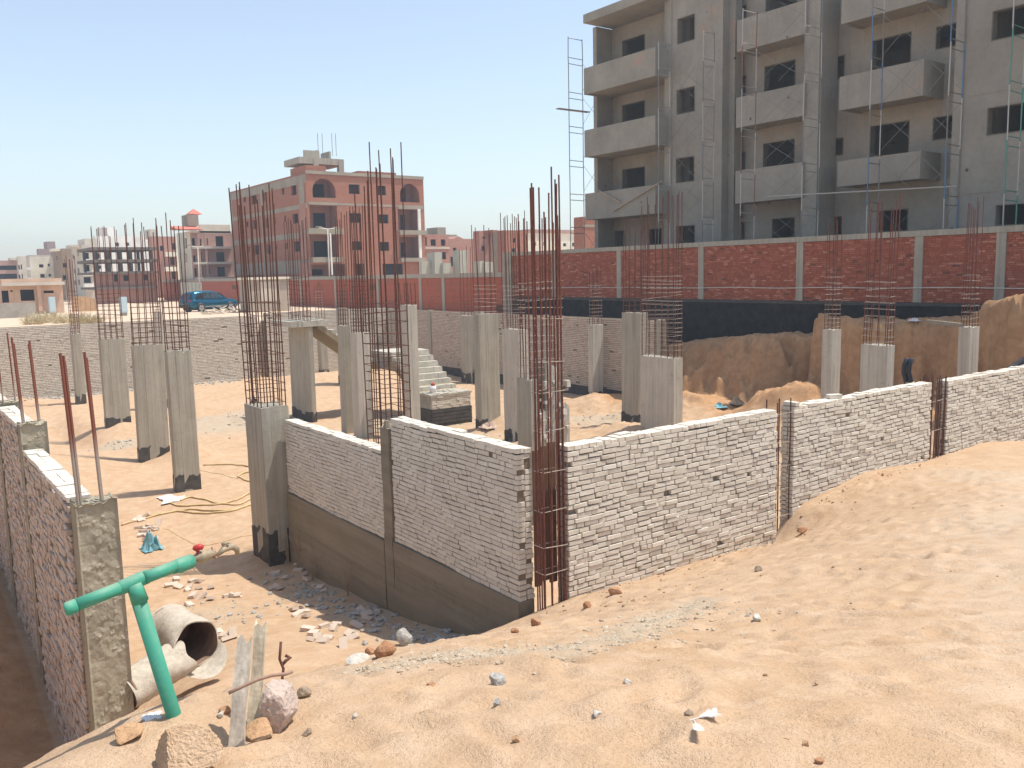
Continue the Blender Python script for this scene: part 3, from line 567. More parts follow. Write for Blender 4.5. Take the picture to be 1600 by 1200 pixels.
def wpost(label, x0, x1, y0, y1, z0, z1, bars, seed, bh, r, rib, tilt=(-0.05, 0.1)):
    root = thing('concrete_pillar', label, 'pillar', ((x0 + x1) / 2, (y0 + y1) / 2, z0), 'pillars of the left outer wall')
    rr = random.Random(seed); nu, nv = 44, max(30, int((z1 - z0) / 0.022)); m = MB()      # hand-cast rough concrete: a fine noisy skin
    def skin(P, du, L, nrm):
        us = np.linspace(0, L, nu); vs = np.linspace(z0, z1, nv); U, V = np.meshgrid(us, vs)
        n1 = fbm(U * 9 + seed, V * 9, seed, 4); n2 = fbm(U * 22 + seed, V * 22, seed + 9, 3)
        d = 0.016 * n1 + 0.018 * np.clip(n2 - 0.12, 0, 1) * 1.6 * (fbm(U * 3, V * 3, seed + 3, 2) > -0.15) - 0.02
        d = d * np.clip(np.minimum(U, L - U) / 0.03, 0.25, 1)
        X = P[0] + du[0] * U + nrm[0] * d; Y = P[1] + du[1] * U + nrm[1] * d
        V = V + (np.arange(nv)[:, None] == nv - 1) * 0.03 * fbm(U * 20, V * 0 + 2, seed + 5)
        o = len(m.v); m.v += [tuple(p) for p in np.stack([X, Y, V], 2).reshape(-1, 3)]
        m.f += [(o + j * nu + i, o + j * nu + i + 1, o + (j + 1) * nu + i + 1, o + (j + 1) * nu + i) for j in range(nv - 1) for i in range(nu - 1)]
    skin((x0, y0), (1, 0), x1 - x0, (0, -1)); skin((x0, y1), (0, -1), y1 - y0, (-1, 0)); skin((x1, y0), (0, 1), y1 - y0, (1, 0)); skin((x1, y1), (-1, 0), x1 - x0, (0, 1))
    nt = 26; us = np.linspace(x0, x1, nt); vs = np.linspace(y0, y1, nt); U, V = np.meshgrid(us, vs); Z = z1 - 0.01 + 0.05 * np.clip(fbm(U * 16, V * 16, seed + 8, 3), -0.4, 1); o = len(m.v)
    m.v += [tuple(p) for p in np.stack([U, V, Z], 2).reshape(-1, 3)]; m.f += [(o + j * nt + i, o + j * nt + i + 1, o + (j + 1) * nt + i + 1, o + (j + 1) * nt + i) for j in range(nt - 1) for i in range(nt - 1)]
    m.build('shaft', CONC_G, root)
    for bx, by, h in bars:
        b = MB(); p = (bx, by, z1 - 0.15); q = (bx + tilt[0] * h, by + tilt[1] * h, z1 + h)
        if rib: ribbed(b, p, q, r)
        else: b.tube([p, q], r, 6)
        b.build('rebar', RUST_N, root)
    return root
CONC_G = concrete_mat('hand_cast_mortar', (0.35, 0.315, 0.235), False, (0.22, 0.19, 0.14))
t = NT('half_dusted_rusty_steel'); sp = t.n('ShaderNodeSeparateXYZ'); t.l(t.pos, sp.inputs[0]); mm = t.n('ShaderNodeMapRange'); mm.inputs[1].default_value = 4.1; mm.inputs[2].default_value = 4.4; t.l(sp.outputs[2], mm.inputs[0])
c = t.mix(mm.outputs[0], (0.34, 0.28, 0.235), (0.21, 0.075, 0.05)); f = t.noise(60, 3, 0.7); c = t.mix(t.ramp(f, [(0.5, 0.0), (0.75, 0.5)]), c, (0.11, 0.05, 0.035)); RUST_N = t.out(c, 0.8, t.bump(f, 0.3, 0.004))
def topz(px, py, h): return atd(px, py, h)[2]
wpost('rough mortar pillar ending the left wall, nearest to the camera, thick ribbed bars on top', 1.52, 1.945, 10.02, 10.32, -0.4, 3.64, [(1.57, 10.09, topz(99, 552, 10.2) - 3.64), (1.60, 10.12, topz(107, 556, 10.2) - 3.64), (1.62, 10.22, topz(103, 566, 10.2) - 3.64), (1.80, 10.08, topz(146, 550, 10.2) - 3.64), (1.82, 10.13, topz(144, 560, 10.2) - 3.64)], 51, 1.1, 0.0145, True, (-0.025, 0.02))
wpost('square mortar post rising above the left wall between two panels', 1.49, 1.84, 13.82, 14.10, -0.2, 4.02, [(1.55, 13.9, topz(20, 527, 14) - 4.02), (1.57, 13.95, topz(24, 537, 14) - 4.02), (1.75, 13.9, topz(46, 537, 14) - 4.02), (1.77, 13.96, topz(49, 533, 14) - 4.02)], 52, 1.1, 0.014, True, (-0.03, 0.03))
wpost('far mortar post of the left wall at the picture edge, one thin bar visible', 1.50, 1.85, 16.80, 17.12, -0.2, 4.0, [(1.62, 16.9, topz(2, 518, 17) - 4.0), (1.8, 16.9, topz(6, 520, 17) - 4.0)], 53, 1.1, 0.013, False, (-0.02, 0.02))

# ------------------------------------------------------------------ far basement walls (bricks too small to pick apart)
def far_wall(label, P, dirv, nrm, L, zb, zt, mat_, mortar, seed, thick=0.25, bl=0.26, course=0.075, extra=None, holes=0.004, name='brick_wall', cat='wall', jz=0.006):
    root = thing(name, label, cat, (P[0] + dirv[0] * L / 2, P[1] + dirv[1] * L / 2, zb)); r = random.Random(seed); m = MB(); n = int(round((zt - zb) / course)); h = (zt - zb) / n
    nx, ny = nrm
    for k in range(n):
        u = -r.uniform(0, bl); z0, z1 = zb + k * h + jz, zb + (k + 1) * h - jz
        while u < L:
            w = bl if r.random() > 0.3 else bl / 2; a, b = max(u, 0), min(u + w - 0.012, L); u += w
            if b - a < 0.04 or r.random() < holes: continue
            e = r.gauss(0, 0.006); q = []
            for z in (z0, z1):
                for t2, d in ((a, e), (b, e), (b, -0.06), (a, -0.06)): q.append((P[0] + dirv[0] * t2 + nx * d, P[1] + dirv[1] * t2 + ny * d, z + r.uniform(-.003, .003)))
            m.hexa(q, r.random())
    m.build('bricks', mat_, root, fix=False)['kind'] = 'stuff'
    c = MB(); a = lambda t2, d: (P[0] + dirv[0] * t2 - nx * d, P[1] + dirv[1] * t2 - ny * d); q = [a(0, 0.014), a(L, 0.014), a(L, thick), a(0, thick)]
    c.hexa([(*p, zb) for p in q] + [(*p, zt + 0.004) for p in q]); c.build('mortar_bed', mortar, root, fix=True)
    return root
WFAR = plain('far_wall_mortar', (0.20, 0.165, 0.12), 0.95, 0.3, 4, 0.4)
w = far_wall('long sunlit white brick wall closing the basement at the back left', (4.0, 50.9), (1, 0), (0, -1), 14.4, -0.3, 3.78, WBJ, WFAR, 61, holes=0.0, jz=0.010, course=0.088, bl=0.3)
far_wall('white brick wall piece glimpsed under the stair landing', (18.9, 50.9), (1, 0), (0, -1), 8.2, -0.3, 3.9, WBJ, WFAR, 62, holes=0.0, jz=0.010, course=0.088, bl=0.3)
YW = onx(1035, 550, 27.0)[1]
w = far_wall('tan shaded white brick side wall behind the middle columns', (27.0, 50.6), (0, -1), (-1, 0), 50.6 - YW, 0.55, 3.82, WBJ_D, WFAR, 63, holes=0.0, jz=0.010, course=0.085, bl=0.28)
m = MB(); m.box(26.975, 27.24, YW, 50.6, -0.4, 0.548); m.build('bitumen_base', BIT, w, fix=True)
for y in (YW + 0.03, 33.8, 39.6, 45.0, 50.0): m = MB(); m.box(26.93, 27.22, y, y + 0.32, -0.3, 3.86); m.build('pilaster', CONC, w, fix=True)
for px, py in ((658, 483), (724, 487)):
    pass

# ------------------------------------------------------------------ stair
root = thing('concrete_stair', 'raw concrete stair with rough steps on a brick and bitumen base', 'stair', (18.2, 31, 0))
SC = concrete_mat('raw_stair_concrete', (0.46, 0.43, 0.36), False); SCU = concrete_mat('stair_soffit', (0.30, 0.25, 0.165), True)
y0 = 28.9; x0, x1 = ony(676, 664, y0)[0], ony(736.5, 664, y0)[0]
bs = []
for k in range(6):
    u = -0.1 * (k % 2)
    while u < x1 - x0:
        a, b = max(u, 0), min(u + 0.30, x1 - x0); u += 0.31
        if b - a > 0.06: bs.append((((x0 + (a + b) / 2), y0 + 0.055 + rnd.gauss(0, 0.008), 0.72 + (k + 0.5) * 0.086), (b - a, 0.13, 0.076), rnd.gauss(0, .01), 0))
place_bricks(root, bs)
m = MB(); m.box(x0 - 0.01, x1 + 0.01, y0 + 0.07, y0 + 1.0, -0.3, 1.235); m.build('base_block', CONC_R, root)
m = MB()
for k in range(7): m.box(x0 - 0.03 + rnd.uniform(-.01, .01), x1 + 0.03, y0 - 0.03 + rnd.uniform(-.02, .02), y0 + 0.06, -0.3 + k * 0.146, -0.3 + k * 0.146 + 0.13)
m.box(x0 - 0.04, x0 - 0.012, y0, y0 + 1.0, -0.3, 0.72); m.build('bitumen_base', BIT, root)
m = MB()
for i in range(12):
    for j in range(6):
        m.box(x0 - 0.05 + i * (x1 - x0 + 0.1) / 12, x0 - 0.05 + (i + 1) * (x1 - x0 + 0.1) / 12, y0 - 0.03 + j * 0.17, y0 - 0.03 + (j + 1) * 0.17, 1.237, 1.32 + rnd.uniform(-.02, .025))
m.build('tread', SC, root)
for k in range(1, 8):
    ya, z = y0 + 0.72 + 0.345 * k, 1.29 + 0.215 * k; m = MB(); ns = 9
    for i in range(ns):
        a, b = x0 + (x1 - x0) * i / ns, x0 + (x1 - x0) * (i + 1) / ns; e = rnd.uniform(-.012, .012)
        m.hexa([(a, ya + e, z - 0.20), (b, ya + e, z - 0.20), (b, ya + 0.36, z - 0.20), (a, ya + 0.36, z - 0.20), (a, ya + 0.02 + e, z + rnd.uniform(-.012, .012)), (b, ya + 0.02 + e, z + rnd.uniform(-.012, .012)), (b, ya + 0.36, z), (a, ya + 0.36, z)])
    m.build('tread', SC, root)
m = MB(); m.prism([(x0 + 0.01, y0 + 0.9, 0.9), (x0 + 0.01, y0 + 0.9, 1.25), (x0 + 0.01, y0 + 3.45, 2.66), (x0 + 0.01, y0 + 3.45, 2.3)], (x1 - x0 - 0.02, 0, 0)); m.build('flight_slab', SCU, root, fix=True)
m = MB(); m.box(x0 - 0.1, x1 + 0.02, y0 + 3.46, y0 + 4.9, 2.6, 2.8); m.build('landing', SC, root)
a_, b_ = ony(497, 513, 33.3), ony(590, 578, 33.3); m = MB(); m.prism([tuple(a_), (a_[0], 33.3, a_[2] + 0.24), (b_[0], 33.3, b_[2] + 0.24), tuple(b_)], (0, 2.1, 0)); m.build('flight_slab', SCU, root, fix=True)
for k in range(9):
    t0, t1 = 0.22 + k * 0.085, 0.22 + (k + 1) * 0.085; xa, xb = a_[0] + (b_[0] - a_[0]) * t0, a_[0] + (b_[0] - a_[0]) * t1 - 0.01; z = a_[2] + (b_[2] - a_[2]) * t0 + 0.25; m = MB(); m.box(xa, xb, 33.3 + rnd.uniform(0, .03), 35.4, z - 0.13, z + 0.06 + rnd.uniform(-.04, .02)); m.build('tread', SC, root)
q = ony(467, 512, 33.2); m = MB()
for i in range(8): m.box(q[0] + i * 0.165, q[0] + (i + 1) * 0.165, 33.2 + rnd.uniform(0, .04), 35.4, 4.0, 4.24 + rnd.uniform(-.02, .02))
m.box(q[0] - 0.32, q[0] - 0.003, 33.26, 35.4, 4.002, 4.23); m.build('landing', SC, root)
root = thing('paint_bucket', 'white bucket with a red rag left on the lowest concrete step', 'bucket', (x0 + 0.3, y0 + 0.4, 1.33))
m = MB(); m.tube([(x0 + .3, y0 + .4, 1.33), (x0 + .3, y0 + .4, 1.62)], [0.12, 0.145], 14); m.build('tub', flat('white_plastic', (0.72, 0.72, 0.74)), root, True)
m = MB(); m.tube([(x0 + .25, y0 + .4, 1.62), (x0 + .31, y0 + .38, 1.67), (x0 + .38, y0 + .4, 1.61)], [0.06, 0.11, 0.05], 8); m.build('rag', flat('red_cloth', (0.42, 0.10, 0.07), 0.9), root, True)

# ------------------------------------------------------------------ red brick boundary wall
XB = 31.0
ys = [onx(px, 430, XB)[1] for px in (1563, 1435, 1250, 1096, 968, 866, 797)]     # pillar lines
root = far_wall('tall near stretch of the red brick boundary wall above its black base, grey pillars and coping', (XB, 42.35), (0, -1), (-1, 0), 42.35 - 3.0, 4.58, 6.98, RBJ, RMORTAR, 71, course=0.08, bl=0.25, name='boundary_wall', holes=0.006)
for y in ys + [9.6]:
    m = MB(); m.box(XB - 0.05, XB + 0.25, y - 0.16, y + 0.16, 4.585, 6.985); m.build('pillar', CONC, root, fix=True)
m = MB(); m.box(XB - 0.06, XB + 0.26, 3.0, 42.6, 6.99, 7.20); m.build('coping_beam', CONC, root, fix=True)
m = MB(); m.box(XB - 0.07, XB + 0.30, 3.0, 42.6, 0.5, 4.45); m.build('bitumen_base', BIT_B, root, fix=True)
m = MB(); m.box(XB - 0.10, XB + 0.31, 3.0, 42.6, 4.453, 4.577); m.build('ground_beam', BIT, root, fix=True)
m = MB(); pts = [(XB - 0.07, y, 5.12 + 0.015 * math.sin(y * 1.3)) for y in np.linspace(3, 42, 60)]; m.tube(pts, 0.018, 5); m.build('conduit', flat('pale_conduit', (0.62, 0.58, 0.5)), root)
root = far_wall('lower far stretch of the red brick boundary wall running off to the left', (XB, 120.0), (0, -1), (-1, 0), 77.4, 3.2, 5.75, far_brick_mat('red_wall_far', (0.50, 0.13, 0.075), (0.42, 0.105, 0.06), (0.24, 0.15, 0.11)), RMORTAR, 72, course=0.4, bl=2.0, name='boundary_wall', holes=0)
for px in (693, 657, 590, 524, 470): y = onx(px, 440, XB)[1]; m = MB(); m.box(XB - 0.05, XB + 0.2, y - 0.17, y + 0.17, 3.2, 5.8); m.build('pillar', CONC, root, fix=True)
m = MB(); m.box(XB - 0.06, XB + 0.26, 42.62, 120, 5.755, 6.04); m.build('coping_beam', CONC, root, fix=True)
m = MB(); m.box(XB - 0.12, XB + 0.3, 42.05, 42.9, 3.0, 7.22); m.build('pillar', CONC_R, root, fix=True)
y = onx(656, 450, XB)[1]
# ------------------------------------------------------------------ buildings
def holed(mb, axis, pos, depth, u0, u1, z0, z1, holes):
    """wall slab with real openings; axis 'x': plane x=pos running along y; thickness goes towards +axis"""
    us = sorted({u0, u1, *[min(max(h[k], u0), u1) for h in holes for k in (0, 1)]}); zs = sorted({z0, z1, *[min(max(h[k], z0), z1) for h in holes for k in (2, 3)]})
    for i in range(len(us) - 1):
        run = None
        for j in range(len(zs)):
            solid = j < len(zs) - 1 and not any(h[0] - 1e-6 <= us[i] and us[i + 1] <= h[1] + 1e-6 and h[2] - 1e-6 <= zs[j] and zs[j + 1] <= h[3] + 1e-6 for h in holes)
            if solid and run is None: run = zs[j]
            if not solid and run is not None:
                if axis == 'x': mb.box(pos, pos + depth, us[i], us[i + 1], run, zs[j])
                else: mb.box(us[i], us[i + 1], pos, pos + depth, run, zs[j])
                run = None
def rect(axis, pos, a):      # pixel rectangle on a facade plane -> (u0, u1, z0, z1)
    f = onx if axis == 'x' else ony; k = 1 if axis == 'x' else 0
    mx, my = (a[0] + a[2]) / 2, (a[1] + a[3]) / 2
    us = sorted((f(a[0], my, pos)[k], f(a[2], my, pos)[k])); zs = sorted((f(mx, a[1], pos)[2], f(mx, a[3], pos)[2]))
    return (us[0], us[1], zs[0], zs[1])
DARK = flat('unlit_room_panel', (0.022, 0.023, 0.026), 0.9, 0, 0.05)  # near-black panel colour, paints the gloom of rooms behind far openings
GLASS = flat('dark_glass', (0.020, 0.030, 0.045), 0.15, 0, 0.5)
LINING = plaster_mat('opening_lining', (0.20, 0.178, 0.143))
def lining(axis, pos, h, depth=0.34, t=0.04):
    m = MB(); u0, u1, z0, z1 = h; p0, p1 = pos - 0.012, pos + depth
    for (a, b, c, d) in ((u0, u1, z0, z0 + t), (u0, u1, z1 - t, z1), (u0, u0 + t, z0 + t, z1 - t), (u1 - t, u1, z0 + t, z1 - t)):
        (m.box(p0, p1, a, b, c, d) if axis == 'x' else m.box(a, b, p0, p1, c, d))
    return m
# the rendered apartment block on the right (its street face looks to -x)
XA = 35.0
bb = thing('apartment_block', 'large grey cement rendered apartment block under construction with projecting balconies', 'building', (40, 24, 4.6))
yc = lambda px, x=XA, py=200: onx(px, py, x)[1]
ZT = 20.15; ZG = 4.6; SL = [4.6, 9.0, 12.72, 16.42, 20.05]
Yc0 = yc(929)
# bay 1: recessed balcony between the corner pier and px 1040
Y1 = yc(1040); Y2 = yc(1122); Y3 = yc(1500); YE = 2.0
m = MB()
h1 = [rect('x', XA + 1.2, q) for q in [(972, 58, 1008, 90), (972, 160, 1008, 192), (972, 262, 1008, 294), (960, 360, 976, 392), (1012, 357, 1034, 385)]]
holed(m, 'x', XA + 1.2, 0.25, Y1 - 0.6, Yc0 - 0.26, ZG, ZT - 0.2, h1)
wall1 = m.build('wall', PLASTER_W, bb, fix=True)
for h in h1: lining('x', XA + 1.2, h).build('window', LINING, bb, fix=True)
m = MB(); h2 = [rect('x', XA, q) for q in [(1058, 25, 1086, 66), (1057, 137, 1086, 177), (1056, 245, 1085, 285), (1056, 352, 1086, 381)]]
holed(m, 'x', XA, 0.26, Y2, Y1, ZG, 23.6, h2)
m.box(XA, XA + 1.8, Y2 - 0.25, Y2 - 0.003, ZG, 23.6)                   # return of the wall towards the recess
m.box(XA, XA + 10, Yc0 - 0.25, Yc0, ZG, ZT - 0.2)                      # far end wall
m.box(XA + 0.27, XA + 1.45, Y1 - 0.28, Y1 - 0.003, ZG, 23.6)
m.build('wall', PLASTER, bb, fix=True)
for h in h2: lining('x', XA, h).build('window', LINING, bb, fix=True)
XR = XA + 1.35
m = MB(); h3 = [rect('x', XR, q) for q in [(1146, 10, 1167, 38), (1145, 120, 1166, 152), (1143, 238, 1165, 266), (1142, 348, 1164, 374), (1194, 98, 1243, 142), (1192, 220, 1242, 263), (1196, -18, 1246, 16), (1206, 340, 1242, 372),
     (1292, 88, 1320, 125), (1291, 216, 1318, 244), (1290, 338, 1316, 368), (1362, 56, 1424, 106), (1359, 192, 1421, 244), (1366, -90, 1428, -40), (1373, 327, 1419, 362), (1462, 38, 1495, 75), (1457, 181, 1490, 218), (1486, 326, 1513, 356)]]
holed(m, 'x', XR, 0.25, Y3, Y2 - 0.26, ZG, 25.0, h3); m.build('wall', PLASTER_W, bb, fix=True)
for h in h3: lining('x', XR, h).build('window', LINING, bb, fix=True)
m = MB(); h4 = [rect('x', XA, q) for q in [(1550, 10, 1612, 58), (1542, 163, 1612, 208), (1555, 318, 1612, 352)]]
holed(m, 'x', XA, 0.26, YE, Y3 - 0.003, ZG, 26.0, h4); m.box(XA + 0.27, XA + 1.6, Y3 - 0.25, Y3 - 0.006, ZG, 26.0); m.build('wall', PLASTER, bb, fix=True)
for h in h4: lining('x', XA, h).build('window', LINING, bb, fix=True)
for y, w, z1, x in ((Yc0 - 0.262, 0.30, ZT - 0.203, XA - 0.03), (yc(1280), yc(1258) - yc(1280), 25.0, XA - 0.1), (yc(1503), 0.35, 26, XA - 0.08), (yc(1137), 0.4, 24, XA + 0.5), (yc(1050), 0.5, 23.6, XA - 0.05)):
    m = MB(); m.box(x, x + (0.34 if x == XA - 0.03 else 0.5 if x > XA - 0.06 else 1.4), y, y + w, ZG, z1); m.build('pier', PLASTER, bb, fix=True)
def balcony(xf, ya, yb, zb, zt, m_=PLASTER, xw=XR):
    m = MB(); m.box(xf, xf + 0.16, ya, yb, zb, zt); m.box(xf + 0.163, xw - 0.003, ya, ya + 0.16, zb, zt); m.box(xf + 0.163, xw - 0.003, yb - 0.16, yb, zb, zt); m.build('balcony_parapet', m_, bb, fix=True)
    m = MB(); m.box(xf + 0.164, xw - 0.004, ya + 0.163, yb - 0.163, zb + 0.05, zb + 0.24); m.build('balcony_slab', PLASTER_W, bb, fix=True)
XF = XA - 1.05
ya, yb = yc(1024, XF), yc(913, XF)
for pt, pb in ((107, 148), (204, 246), (303, 344)): balcony(XF, ya, yb, onx(913, pb, XF)[2], onx(913, pt, XF)[2], PLASTER, XA + 1.2)
m = MB(); m.box(XF, XA + 1.18, ya, yb, ZT - 0.19, ZT + 0.28); m.build('roof_canopy', PLASTER, bb, fix=True)
XF2 = XA - 0.25
ya, yb = yc(1256, XF2), yc(1150, XF2)
for pt, pb in ((33, 82), (153, 200), (267, 318)): balcony(XF2, ya, yb, onx(1150, pb, XF2)[2], onx(1150, pt, XF2)[2])
ya, yb = yc(1440, XF2), yc(1310, XF2)
for pt, pb in ((-20, 39), (121, 173), (252, 292)): balcony(XF2, ya, yb, onx(1310, pb, XF2)[2], onx(1310, pt, XF2)[2])
m = MB()
for z in SL[1:4] + [23.4]:
    m.box(XA + 1.62, XA + 11, YE, Yc0 - 0.26, z - 0.2, z)
m.box(XA + 1.62, XA + 11, YE, Y2, 25.6, 25.9); m.box(XA + 1.2, XA + 10.9, Y2, Yc0 - 0.26, ZT - 0.19, ZT + 0.1); m.build('floor_slab', CONC_R, bb, fix=True)
m = MB(); bh = [rect('x', XA + 11, q) for q in [(950, 172, 1012, 194), (952, 272, 1012, 282)]]
holed(m, 'x', XA + 11, 0.25, YE, Yc0, ZG, 20, bh); m.box(XA + 1.7, XA + 11, YE + 0.01, YE + 0.25, ZG, 26)
for y in (9, 17, yc(1122), yc(1045)): m.box(XA + 1.63, XA + 10.9, y, y + 0.2, ZG, 19.8 if y > 20 else 25)
m.box(XA + 6, XA + 6.2, YE + 0.3, Y1, ZG, 20); m.build('inner_wall', PLASTER, bb, fix=True)
for z, px0, px1 in ((ZT + 0.28, 930, 945), (ZT + 0.28, 1040, 1048)):
    for k in range(5): y = yc(px0) - k * 0.22; m = MB(); m.tube([(XA + 0.6, y, z), (XA + 0.6 + rnd.uniform(-.03, .03), y, z + 0.7)], 0.015, 5); m.build('starter_bar', RUST, bb)
for z in SL[1:]:
    for y0_, y1_, x_ in ((Y2, Y1, XA), (YE, Y3, XA)):
        m = MB(); m.box(x_ - 0.018, x_ - 0.002, y0_ + 0.3, y1_ - 0.3, z - 0.32, z - 0.27); m.build('floor_joint', PLASTER_W, bb, fix=True)
q = onx(1255, 5, XA - 0.3)      # white tarp-like plaster patch low on the pier
# scaffolding towers in front of it
STEEL = flat('grey_scaffold_tube', (0.22, 0.22, 0.21), 0.55, 0.5); STEEL_L = flat('galvanised_tube', (0.46, 0.45, 0.42), 0.5, 0.5); STEEL_B = flat('blue_painted_tube', (0.10, 0.20, 0.34), 0.5, 0.2); STEEL_G = flat('green_painted_tube', (0.10, 0.28, 0.22), 0.5, 0.2); STEEL_R = flat('rusty_scaffold_tube', (0.24, 0.13, 0.09), 0.7, 0.2); PLANK = plain('grey_plank', (0.27, 0.235, 0.185), 0.9, 0.3, 4, 0.3, stretch=(12, 12, 0.5))
def scaffold(label, px, ptop, x0, x1, mats, brace=0, plank=None):
    y = onx(px, 250, x0)[1]; zt = onx(px, ptop, x0)[2]; root = thing('scaffold_tower', label, 'scaffolding', ((x0 + x1) / 2, y, ZG), 'scaffolding towers in front of the apartment block')
    for k, x in enumerate((x0, x1)):
        z = ZG; i = 0
        while z < zt - 0.2:
            z2 = min(z + 1.9, zt); e = rnd.gauss(0, 0.012); m = MB(); m.tube([(x + e, y, z), (x + e * 0.5, y + e, z2 + 0.02)], 0.026, 6); m.build('pole', mats[(i + k) % len(mats)], root); z = z2; i += 1
    z = ZG + 1.7
    while z < zt:
        for d in (0, 0.34): m = MB(); m.tube([(x0, y, z + d), (x1, y, z + d - 0.02)], 0.02, 5); m.build('rung', mats[0], root)
        z += 1.9
    m = MB(); m.tube([(x0, y, zt - 0.05), (x1, y, zt - 0.05)], 0.02, 5); m.build('rung', mats[0], root)
    if brace:
        z = ZG + 0.3
        while z + 1.6 < zt:
            for a, b in ((z, z + 1.5), (z + 1.5, z)): m = MB(); m.tube([(x1, y, a), (x1, y + brace, b)], 0.010, 5); m.build('brace', STEEL, root)
            z += 1.9
    if plank:
        m = MB(); c = onx(px, plank, x0); m.box(x0 - 0.7, x1 + 0.6, y + 0.05, y + 0.32, c[2], c[2] + 0.05); m.build('plank', PLANK, root)
    return root
scaffold('free standing scaffolding tower against the sky beyond the left corner of the block', 890, 57, 33.0, 34.05, [STEEL], -1.5, plank=171)
scaffold('scaffolding tower at the left balconies of the block', 1029, 65, 33.0, 33.8, [STEEL_L, STEEL], -1.7)
scaffold('scaffolding tower beside the left column of square windows', 1098, 48, 33.6, 34.4, [STEEL_L, STEEL], 1.9)
scaffold('scaffolding tower at the left edge of the middle balconies', 1158, 15, 32.9, 33.9, [STEEL_L, STEEL_R], -2.4)
scaffold('tall scaffolding tower at the right edge of the middle balconies', 1254, -30, 32.9, 34.1, [STEEL_L, STEEL], 2.2)
scaffold('scaffolding tower in front of the right balconies, blue tube at its top', 1357, -30, 33.0, 33.8, [STEEL, STEEL_L, STEEL_B], -1.7)
scaffold('scaffolding tower right of the right balconies by the small windows', 1478, -40, 33.0, 34.0, [STEEL, STEEL_L, STEEL_B], 1.5)
scaffold('scaffolding tower with green tubes nearest the right edge of the picture', 1572, -60, 33.0, 34.0, [STEEL_G, STEEL_L], -1.6)
for a, b, l in (((958, 330), (1035, 283), 'long wooden batten leaning up across the left ground floor balcony'), ((935, 297), (969, 316), 'short wooden batten slanting down on the left ground floor balcony')):
    p, q = onx(*a, XF - 0.12), onx(*b, XF - 0.12); m = MB(); m.beam(p, q, 0.1, 0.05); tag(m.build('wooden_batten', plain('pale_batten_' + str(a[0]), (0.42, 0.33, 0.24), 0.9, 0.2, 5)), l, 'batten')
p, q = onx(1200, 307, 33.6), onx(1495, 291, 33.6); m = MB(); m.tube([p, q], 0.03, 6); tag(m.build('scaffold_ledger', STEEL_L), 'long horizontal tube under the lowest middle balconies', 'scaffold tube')

# ------------------------------------------------------------------ buildings in the distance
RB1 = far_brick_mat('red_building_brick', (0.40, 0.155, 0.095), (0.33, 0.115, 0.07), (0.36, 0.24, 0.18)); RB2 = far_brick_mat('pink_building_brick', (0.47, 0.22, 0.165), (0.40, 0.18, 0.135), (0.42, 0.32, 0.26))
GREYB = plaster_mat('far_grey_band', (0.34, 0.30, 0.235)); BEIGE = plaster_mat('far_beige', (0.60, 0.54, 0.45)); CREAM = plaster_mat('far_cream', (0.78, 0.72, 0.58)); WHITEP = plaster_mat('far_white', (0.80, 0.78, 0.72)); BROWN = plaster_mat('far_brown', (0.34, 0.25, 0.18)); PINK = plaster_mat('far_pink', (0.44, 0.28, 0.235)); MAUVE = plaster_mat('far_mauve', (0.33, 0.25, 0.23)); TAN = plaster_mat('gate_tan', (0.58, 0.40, 0.29)); ROOFR = flat('red_roof_tiles', (0.55, 0.16, 0.11), 0.8)
class Bld:
    """box building given by its nearest corner (photo column), distance and the photo columns of its two visible faces"""
    def __init__(s, name, label, cpx, cpy, d, lpx, rpx, zb=3.3, depth=None, group=None, cat='building'):
        c = atd(cpx, cpy, d); s.x, s.y, s.zt, s.zb = c[0], c[1], c[2], zb
        s.y1 = max(onx(lpx, cpy, s.x)[1], s.y + 1.3) if lpx is not None else s.y + (depth or 10); s.x1 = ony(rpx, cpy, s.y)[0]
        s.root = thing(name, label, cat, ((s.x + s.x1) / 2, (s.y + s.y1) / 2, zb), group)
    def shell(s, m_front, m_side, front=(), side=(), pane=DARK, th=0.3, inset=0.22, parts='window'):
        hf = [rect('y', s.y, q) for q in front]; hs = [rect('x', s.x, q) for q in side]
        a = MB(); holed(a, 'y', s.y, th, s.x, s.x1, s.zb, s.zt, hf); a.build('front_wall', m_front, s.root, fix=True)
        b = MB(); holed(b, 'x', s.x, th, s.y + th + 0.003, s.y1, s.zb, s.zt, hs); b.box(s.x1 - th, s.x1 - 0.003, s.y + th + 0.003, s.y1, s.zb, s.zt); b.box(s.x + th + .003, s.x1 - th - .003, s.y1 - th, s.y1 - 0.003, s.zb, s.zt); b.build('side_wall', m_side, s.root, fix=True)
        r = MB(); r.box(s.x + 0.01, s.x1 - 0.01, s.y + 0.02, s.y1 - 0.01, s.zt + 0.003, s.zt + 0.25); r.build('roof', m_side, s.root, fix=True)
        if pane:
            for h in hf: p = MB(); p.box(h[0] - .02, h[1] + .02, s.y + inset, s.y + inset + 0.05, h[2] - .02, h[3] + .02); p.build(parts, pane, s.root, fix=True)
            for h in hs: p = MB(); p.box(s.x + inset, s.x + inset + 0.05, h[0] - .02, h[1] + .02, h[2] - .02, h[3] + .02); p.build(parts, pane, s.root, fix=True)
        return s
    def block(s, name, q, m_, d0=0.0, d1=1.0, axis='y'):     # pixel rectangle standing d0..d1 in front of (negative) or behind the face
        r = rect(axis, (s.y if axis == 'y' else s.x), q); p = (s.y if axis == 'y' else s.x); m = MB()
        (m.box(r[0], r[1], p + d0, p + d1, r[2], r[3]) if axis == 'y' else m.box(p + d0, p + d1, r[0], r[1], r[2], r[3])); return m.build(name, m_, s.root, fix=True)
